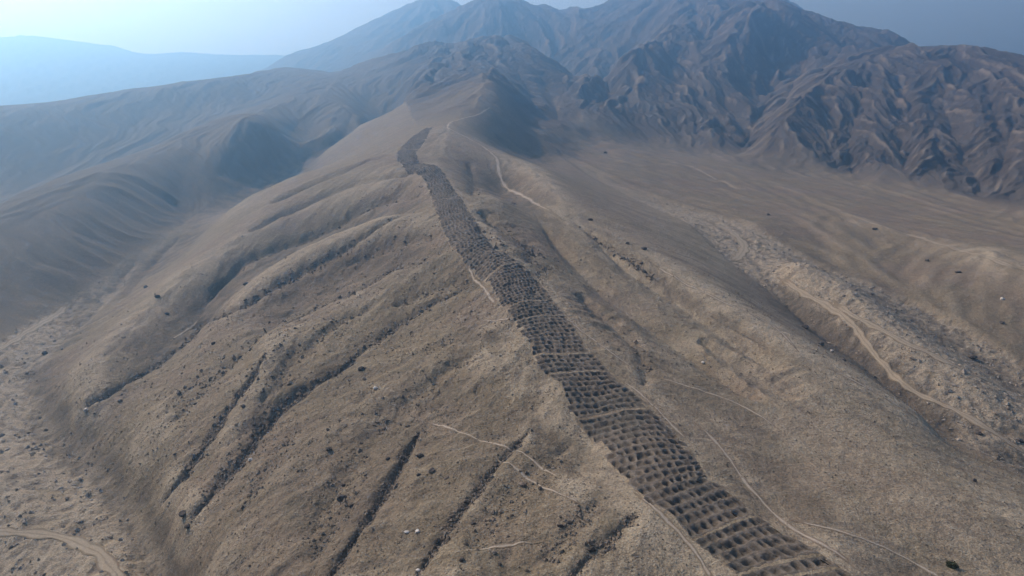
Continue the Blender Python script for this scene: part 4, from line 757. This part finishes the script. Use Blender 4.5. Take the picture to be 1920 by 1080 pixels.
# ---- vehicle tracks and footpaths, draped on the ground ----
def drape(name,L,w,mat,lift,wob):
    L=np.asarray(L,float); seg=np.hypot(*np.diff(L,axis=0).T); cum=np.r_[0,np.cumsum(seg)]
    st=max(.5,min(2.5,w*.5)); n=max(4,int(cum[-1]/st)); q=np.linspace(0,cum[-1],n)
    # round the corners
    px=np.interp(q,cum,L[:,0]); py=np.interp(q,cum,L[:,1])
    kk=max(1,int(5/st))
    for a in (px,py):
        for _ in range(3):
            b=np.convolve(np.r_[[a[0]]*kk,a,[a[-1]]*kk],np.ones(2*kk+1)/(2*kk+1),'valid'); a[1:-1]=b[1:-1]
    tx=np.gradient(px);ty=np.gradient(py);tl=np.hypot(tx,ty)+1e-9; nx=-ty/tl; ny=tx/tl
    wo=wob*noise(q/7.,q*0+w,7)+.4*wob*noise(q/2.3,q*0,8); px+=nx*wo; py+=ny*wo
    ac=np.linspace(-1,1,7); ww=w*.5*(1+.7*noise(q/6.,q*0+3.3,9))*(.35+.65*smooth(0,.08,q/cum[-1])*smooth(0,.08,1-q/cum[-1]))
    X=px[:,None]+nx[:,None]*ac*ww[:,None]*1.5; Y=py[:,None]+ny[:,None]*ac*ww[:,None]*1.5
    Z=mesh_h(X,Y)+lift*(1-.0*np.abs(ac))
    jj,ii=np.meshgrid(np.arange(n-1),np.arange(6),indexing='ij'); v=jj*7+ii
    ob=quick_mesh(name,np.stack([X,Y,Z],-1).reshape(-1,3),np.stack([v,v+1,v+8,v+7],-1).reshape(-1,4),mat)
    e=(np.array([0,.72,1,.5,1,.72,0]) if w>1.6 and name=='dirt_track' else 1-np.abs(ac))[None,:]*np.ones((n,1)); e=e*(smooth(0,.1,q/cum[-1])*smooth(0,.1,1-q/cum[-1]))[:,None]
    attr_f(ob.data,'edge',e.ravel()); ob['kind']='structure'; return ob
for L,w in TRACKS: drape('dirt_track',L,w,M_TRACK,.10,.5)
for L,w in PATHS: drape('footpath',L,w,M_PATH,.06 if w<2 else .12,.35)

# ---- the band of pits ----
def resample(L,n_):
    L=np.asarray(L,float); return L
def pair_curves():
    """left and right edge of the band, station by station"""
    l=np.asarray(BAND_LEFT,float); r=np.asarray(BAND_RIGHT,float)
    # stations where the photographed rows join the two edges
    key=[(0,0),(3,3),(5,4),(8,7),(9,9),(13,13),(16,16),(17,17),(20,20),(24,24),(27,28),(29,30),(33,33),(36,37)]
    return l,r,key
l,r,key=pair_curves()
def arc(L):
    return np.r_[0,np.cumsum(np.hypot(*np.diff(L,axis=0).T))]
la_,ra_=arc(l),arc(r)
kl=np.array([la_[a] for a,b in key]); kr=np.array([ra_[b] for a,b in key]); km=.5*(kl+kr)
def at_band(s,u):
    """point of the band: s metres along it, u across (0 left, 1 right)"""
    a=np.interp(s,km,kl); b=np.interp(s,km,kr)
    lx=np.interp(a,la_,l[:,0]);ly=np.interp(a,la_,l[:,1]); rx=np.interp(b,ra_,r[:,0]); ry=np.interp(b,ra_,r[:,1])
    return lx+(rx-lx)*u, ly+(ry-ly)*u
S_END=km[-1]
rows=[];s_=S_END-1.8
k=0
while s_>4:
    near=smooth(.70,.86,s_/S_END)
    step=1.85+.25*random.random()+.70*near+.5*(1-smooth(.15,.5,s_/S_END))
    gap=0.0
    if random.random()<.06+.10*near: gap=.5+.7*random.random()
    rows.append((s_-step,s_,near)); s_-=step+gap; k+=1
band=bpy.data.objects.new('pit_band',None); 
cells=[];margins=[]
for i,(a,b,near) in enumerate(rows):
    p=at_band(np.array([a,a]),np.array([0.,1.])); wid=math.hypot(p[0][1]-p[0][0],p[1][1]-p[1][0])
    n=max(3,int(round(wid/(1.75+.30*near))))
    sh=.22*(random.random()-.5)/n
    ed=np.linspace(0,1,n+1); ed[1:-1]+=rng.normal(0,.09/n,n-1)+sh+(random.random()-.5)*(.35+.5*(1-smooth(.25,.6,a/S_END)))/n
    lo=max(0,random.gauss(.02,.035)); hi=1-max(0,random.gauss(.02,.035)); ed=lo+(hi-lo)*ed; margins.append((a,b,lo,hi))
    for j in range(n):
        cells.append((a,b,ed[j],ed[j+1],near,i,j,n))
def pit_verts(cell,N,kr_):
    a,b,u0,u1,near,i,j,n=cell
    q=np.linspace(-1,1,N); A,B_=np.meshgrid(q,q,indexing='ij')
    if True:
        sk=.25*np.sin(i*1.7)*.3
    S=a+(b-a)*(A*.5+.5); U=u0+(u1-u0)*(B_*.5+.5)
    X,Y=at_band(S.ravel(),U.ravel()); X=X.reshape(N,N);Y=Y.reshape(N,N)
    # uneven outline (the same for neighbours: it depends on the place only)
    X=X+.30*noise(X/1.5,Y/1.5,201); Y=Y+.30*noise(X/1.5,Y/1.5,202)
    cx=.22*(kr_.random()-.5); cy=.22*(kr_.random()-.5); rad=.80+.16*kr_.random()
    e=2.6; qd=((np.abs(A-cx*(1-A*A))**e+(np.abs((B_-cy*(1-B_*B_))*(1-(.12+.2*near)*(kr_.random()>.5)))**e)))**(1/e)/rad
    dep=(.34+.42*kr_.random())*(1+.15*near)
    if kr_.random()<.05: dep*=1.6
    if kr_.random()<.14: dep*=.5
    dep=min(dep*(1+.5*smooth(.6,.3,a/S_END)),1.35)
    prof=smooth(.30,1.02,qd+.10*noise(X/.7,Y/.7,203))
    Z=-dep*(1-prof)*(1+.35*noise(X/.9,Y/.9,206))+.16+.09*noise(X/1.1,Y/1.1,204)+.13*noise(X/6,Y/6,205)
    Z=Z+(.10+.16*kr_.random())*smooth(.35,.72,A)*smooth(1.,.8,A)*smooth(1.,.5,np.abs(B_))
    Z=Z*np.clip(np.minimum(U,1-U)*30,0,1)
    return X,Y,Z,prof
vb=[];fb=[]
def base_h(X,Y): return T.h(X.ravel(),Y.ravel(),sink=False).reshape(X.shape)
def make_cells(cs,N):
    out=[];allX=[];allY=[]
    for c in cs:
        kr_=random.Random(c[5]*131+c[6]*7+5); X,Y,Z,pf=pit_verts(c,N,kr_); out.append((X,Y,Z,pf)); allX.append(X);allY.append(Y)
    H=base_h(np.array(allX),np.array(allY)); return out,H
jj,ii=np.meshgrid(np.arange(8),np.arange(8),indexing='ij')
def quad_idx(N):
    jj,ii=np.meshgrid(np.arange(N-1),np.arange(N-1),indexing='ij'); v=(jj*N+ii).ravel(); return np.stack([v,v+N,v+N+1,v+1],-1)
vis=[c for c in cells if True]
def in_frame(c):
    X,Y=at_band(np.array([.5*(c[0]+c[1])]),np.array([.5*(c[2]+c[3])])); z=float(T.base(X,Y)[0])-80
    yy=float(Y[0]);C_,S_=math.cos(R(11.5)),math.sin(R(11.5)); d=yy*C_-z*S_; up=yy*S_+z*C_
    return abs(up/d)<.4219 and abs(float(X[0])/d)<.75
COL.objects.link(band)
own=[c for c in cells if in_frame(c)][:300]; ownset=set(id(c) for c in own); rest=[c for c in cells if id(c) not in ownset]
first=at_band(np.array([rows[0][1]]),np.array([.5])); bx,by=float(first[0][0]),float(first[1][0]); bz=float(T.base(first[0],first[1])[0])
band.location=(bx,by,bz)
band['label']='long band of small dug pits running up the crest of the ridge'; band['category']='earthwork'
out,H=make_cells(own,9); qi=quad_idx(9)
for (X,Y,Z,pf),h in zip(out,H):
    V=np.stack([X-bx,Y-by,Z+h-bz],-1).reshape(-1,3)
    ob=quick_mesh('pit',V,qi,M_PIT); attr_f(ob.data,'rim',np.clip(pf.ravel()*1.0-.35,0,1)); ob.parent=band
out,H=make_cells(rest,6); qi=quad_idx(6); V=[];Fq=[];Rm=[];o=0
for (X,Y,Z,pf),h in zip(out,H):
    V.append(np.stack([X-bx,Y-by,Z+h-bz],-1).reshape(-1,3)); Fq.append(qi+o); Rm.append(pf.ravel()); o+=36
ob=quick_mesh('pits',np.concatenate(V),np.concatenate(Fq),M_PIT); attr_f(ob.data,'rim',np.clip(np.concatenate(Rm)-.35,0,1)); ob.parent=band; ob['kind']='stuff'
# trodden soil between the rows of pits and along both sides of the band
def soil_patch(S,uu):
    SS,UU=np.meshgrid(S,uu,indexing='ij'); X,Y=at_band(SS.ravel(),UU.ravel()); X=X.reshape(SS.shape);Y=Y.reshape(SS.shape)
    X=X+.30*noise(X/1.5,Y/1.5,201); Y=Y+.30*noise(X/1.5,Y/1.5,202)
    Z=(.16+.09*noise(X/1.1,Y/1.1,204)+.13*noise(X/6,Y/6,205))*np.clip(np.minimum(UU,1-UU)*30,0,1)
    Z=np.where(UU<-.01,-.05,Z); Z=np.where(UU>1.01,-.05,Z); Z=np.where((UU<-.04)|(UU>1.04),-.7,Z)
    n,m=SS.shape; jj,ii=np.meshgrid(np.arange(n-1),np.arange(m-1),indexing='ij'); v=(jj*m+ii).ravel()
    return X,Y,Z,np.stack([v,v+1,v+m+1,v+m],-1)
V=[];Fq=[];Rm=[];o=0
def put_patch(S,uu,rim):
    global o
    X,Y,Z,q=soil_patch(S,uu); Z=Z+base_h(X,Y)
    V.append(np.stack([X-bx,Y-by,Z-bz],-1).reshape(-1,3)); Fq.append(q+o); o+=X.size; Rm.append(np.full(X.size,rim))
for (a0,b0,_),(a1,b1,_) in zip(rows[:-1],rows[1:]):
    if a0-b1>.05: put_patch(np.linspace(b1,a0,4),np.linspace(0,1,24),.6)
put_patch(np.linspace(rows[0][1],S_END,6),np.linspace(0,1,24),.5); put_patch(np.linspace(0,rows[-1][0],8),np.linspace(0,1,12),.5)
for a,b,lo,hi in margins:
    if lo>.002: put_patch(np.linspace(a,b,4),np.linspace(0,lo,4),.5)
    if hi<.998: put_patch(np.linspace(a,b,4),np.linspace(hi,1,4),.5)
put_patch(np.arange(0,S_END,.8),np.array([-.06,-.03,-.012,0.]),.3); put_patch(np.arange(0,S_END,.8),np.array([1.,1.012,1.03,1.06]),.3)
V=np.concatenate(V); ob=quick_mesh('trodden_soil',V,np.concatenate(Fq),M_GROUND); ob.parent=band
pl=np.clip(.35+.5*noise((V[:,0]+bx)/7,(V[:,1]+by)/7,211),0,1); z0=np.zeros_like(pl); o1=z0+1
attr_col(ob.data,'mixa',np.stack([pl,z0,z0,o1],-1)); attr_col(ob.data,'mixb',np.stack([z0,z0+.5,z0,o1],-1))

# ---- loose stones ----
def ico():
    t=(1+5**.5)/2
    v=np.array([(-1,t,0),(1,t,0),(-1,-t,0),(1,-t,0),(0,-1,t),(0,1,t),(0,-1,-t),(0,1,-t),(t,0,-1),(t,0,1),(-t,0,-1),(-t,0,1)],float); v/=np.linalg.norm(v[0])
    f=np.array([(0,11,5),(0,5,1),(0,1,7),(0,7,10),(0,10,11),(1,5,9),(5,11,4),(11,10,2),(10,7,6),(7,1,8),(3,9,4),(3,4,2),(3,2,6),(3,6,8),(3,8,9),(4,9,5),(2,4,11),(6,2,10),(8,6,7),(9,8,1)])
    return v,f
IV,IF=ico()
OV=np.array([(1,0,0),(-1,0,0),(0,1,0),(0,-1,0),(0,0,1),(0,0,-1)],float); OF=np.array([(0,2,4),(2,1,4),(1,3,4),(3,0,4),(2,0,5),(1,2,5),(3,1,5),(0,3,5)])
def stone_field(name,px,py,size,mat,label=None,cat=None):
    n=len(px); jit=1+rng.uniform(-.35,.35,(n,6,3))*.9; sc=np.stack([rng.uniform(.7,1.3,n),rng.uniform(.6,1.1,n),rng.uniform(.45,.9,n)],-1)[:,None,:]
    ang=rng.uniform(0,6.28,n); c,s=np.cos(ang)[:,None],np.sin(ang)[:,None]
    v=(OV[None]+rng.uniform(-.3,.3,(n,6,3)))*jit*sc*size[:,None,None]*.58
    X=v[...,0]*c-v[...,1]*s; Y=v[...,0]*s+v[...,1]*c
    z=mesh_h(px,py)+size*.10
    V=np.stack([X+px[:,None],Y+py[:,None],v[...,2]+z[:,None]],-1).reshape(-1,3)
    Fc=(OF[None]+6*np.arange(n)[:,None,None]).reshape(-1,3)
    ob=quick_mesh(name,V,Fc,mat,False); ob['kind']='stuff'
    if label: ob['label']=label; ob['category']=cat
    return ob
def scatter(n,r0,r1,t0,t1,dens):
    th=rng.uniform(R(t0),R(t1),n); la=rng.uniform(ln(r0),ln(r1),n); x=np.exp(la)*np.sin(th); y=np.exp(la)*np.cos(th)
    _,A=T.h(x,y,light=True); p=dens(x,y,th,la,A); keep=rng.random(n)<p
    keep&=poly_in(x,y,BAND_POLY,.5,-.4)<.2
    for L,w in TRACKS:
        d,t=near_line(x,y,L,w*2)
        if d is not None: keep&=d>w*.7
    return x[keep],y[keep]
def d_gully(x,y,th,la,A): return np.clip(A['rock']*1.3,0,1)*(1-A['wash'])
px,py=scatter(150000,70,420,-40,12,d_gully); sz=.35+1.0*rng.random(len(px))**3; sz*=np.clip(np.hypot(px,py)/170,.75,1.4)
stone_field('gully_rubble',px,py,sz,M_SCREE)
def d_flank(x,y,th,la,A):
    n=fbm(x/14,y/14,120,3); return A['M']['spur']*(1-smooth(-.12,.16,th))*np.clip(.25+.9*n,.03,1)*(1-A['wash'])
px,py=scatter(30000,70,430,-40,14,d_flank); sz=.22+.60*rng.random(len(px))**5; sz*=np.clip(np.hypot(px,py)/170,.75,1.4)
stone_field('scree',px,py,sz,M_SCREE)
def d_wash(x,y,th,la,A): return A['wash']*np.clip(.25+fbm(x/9,y/9,125,3),.03,1)
px,py=scatter(90000,80,560,-42,42,d_wash); sz=.28+.9*rng.random(len(px))**5; sz*=np.clip(np.hypot(px,py)/190,.75,1.5)
h=len(px)*4//5
stone_field('riverbed_stones',px[:h],py[:h],sz[:h],M_SCREEP); stone_field('riverbed_rubble',px[h:],py[h:],sz[h:],M_SCREE)

def d_all(x,y,th,la,A):
    n=fbm(x/11,y/11,140,3); return A['M']['spur']*np.clip(.45+.8*n,.08,1)*(1-A['wash'])*(1-.55*smooth(.0,.25,th))
px,py=scatter(110000,68,330,-40,40,d_all); sz=.18+.32*rng.random(len(px))**3; sz*=np.clip(np.hypot(px,py)/150,.8,1.5)
h=len(px)*3//4
stone_field('slope_gravel',px[:h],py[:h],sz[:h],M_GRAVEL); stone_field('pale_gravel',px[h:],py[h:],sz[h:]*.9,M_GRAVELP)

# ---- boulders and the bush ----
def boulder_mesh(seed,flat):
    rg=np.random.default_rng(seed)
    v,f=IV.copy(),IF.copy()
    for _ in range(2):
        mid={};nf=[];v=list(v)
        def m(a,b):
            k=(min(a,b),max(a,b))
            if k not in mid:
                p=(np.asarray(v[a])+np.asarray(v[b]))*.5; mid[k]=len(v); v.append(p/np.linalg.norm(p))
            return mid[k]
        for a,b,c in f:
            ab,bc,ca=m(a,b),m(b,c),m(c,a); nf+=[(a,ab,ca),(b,bc,ab),(c,ca,bc),(ab,bc,ca)]
        v=np.array(v);f=np.array(nf)
    # flat broken faces: cut by random planes
    for _ in range(11):
        d=rg.normal(size=3); d/=np.linalg.norm(d); h=.62+.25*rg.random(); e=v@d; k=e>h; v[k]-=np.outer(e[k]-h,d)
    v*=1+.05*rg.normal(size=(len(v),1)); v*=np.array([1.1+.3*rg.random(),.8+.25*rg.random(),flat]); return v,f
def bush(name,x,y,z,size):
    root=bpy.data.objects.new(name,None); COL.objects.link(root); root.location=(x,y,z)
    N=Mat('bush_leaf'); c=N.mix(N.noise(3.,3,.6),(.035,.042,.022),(.075,.080,.040)); leaf=N.finish(c,.85)
    N=Mat('bush_twig'); twig=N.finish((.075,.055,.042),.9)
    n=900; d=rng.normal(size=(n,3)); d/=np.linalg.norm(d,axis=1,keepdims=True); d[:,2]=np.abs(d[:,2]); rad=size*.5*(.35+.65*rng.random(n)**.5)*(1+.3*np.sin(d[:,0]*5+d[:,1]*4))
    c0=d*rad[:,None]*np.array([1,1,.8]); a=rng.normal(size=(n,3))*.11; b=rng.normal(size=(n,3))*.11
    V=np.stack([c0,c0+a,c0+a+b,c0+b],1).reshape(-1,3); Fq=np.arange(4*n).reshape(-1,4)
    o=quick_mesh('foliage',V,Fq,leaf,False); o.parent=root
    V=[];Fq=[]
    for k in range(14):
        e=rng.normal(size=3); e[2]=abs(e[2])+.4; e/=np.linalg.norm(e); p=np.cross(e,(0,0,1.)); p/=np.linalg.norm(p)+1e-6; s=np.cross(e,p); L=size*.45
        o0=len(V)
        for t_,w in ((-.1,.03),(1,.01)):
            for ag in (0,2.09,4.19): V.append(e*L*t_+(p*math.cos(ag)+s*math.sin(ag))*w)
        for q in range(3): Fq.append((o0+q,o0+(q+1)%3,o0+3+(q+1)%3,o0+3+q))
    o=quick_mesh('stems',np.array(V),np.array(Fq),twig,False); o.parent=root
    return root
for k,(bx_,by_,size,tone,kind,label,grp) in enumerate(BOULDERS):
    gz=float(mesh_h(np.array([bx_]),np.array([by_]))[0])
    if kind=='shrub':
        ob=bush('desert_shrub',bx_,by_,gz,size); ob['category']='shrub'
    else:
        v,f=boulder_mesh(300+k,.62+.25*random.random()); v=v*size*.5
        ob=quick_mesh('boulder',v,f,M_DARKST if tone<.12 else (M_MIDST if tone<.7 else M_PALEST),False)
        ob.location=(bx_,by_,gz+size*.12); ob.rotation_euler=(0,0,random.random()*6.28); ob['category']='boulder'; ob['group']='loose boulders on the slopes'
    ob['label']=label

# ---- the hazy air ----
N=Mat('hazy_air'); pv=N.n('VolumePrincipled'); pv.inputs['Color'].default_value=(.25,.52,.88,1); pv.inputs['Density'].default_value=.00054
pv.inputs['Anisotropy'].default_value=.76; pv.inputs['Absorption Color'].default_value=(.20,.13,.02,1)
N.l(pv.outputs[0],N.out.inputs['Volume'])
try: N.m.cycles.homogeneous_volume=True
except Exception: pass
zlo=float(GZ.min())-1.5; zhi=float(GZ.max())+15; W=8800.
V=np.array([(sx*W,sy*W,z) for z in (zlo,zhi) for sx,sy in ((-1,-1),(1,-1),(1,1),(-1,1))])
Fq=np.array([(0,3,2,1),(4,5,6,7),(0,1,5,4),(1,2,6,5),(2,3,7,6),(3,0,4,7)])
ob=quick_mesh('haze',V,Fq,N.m,False); ob['kind']='stuff'
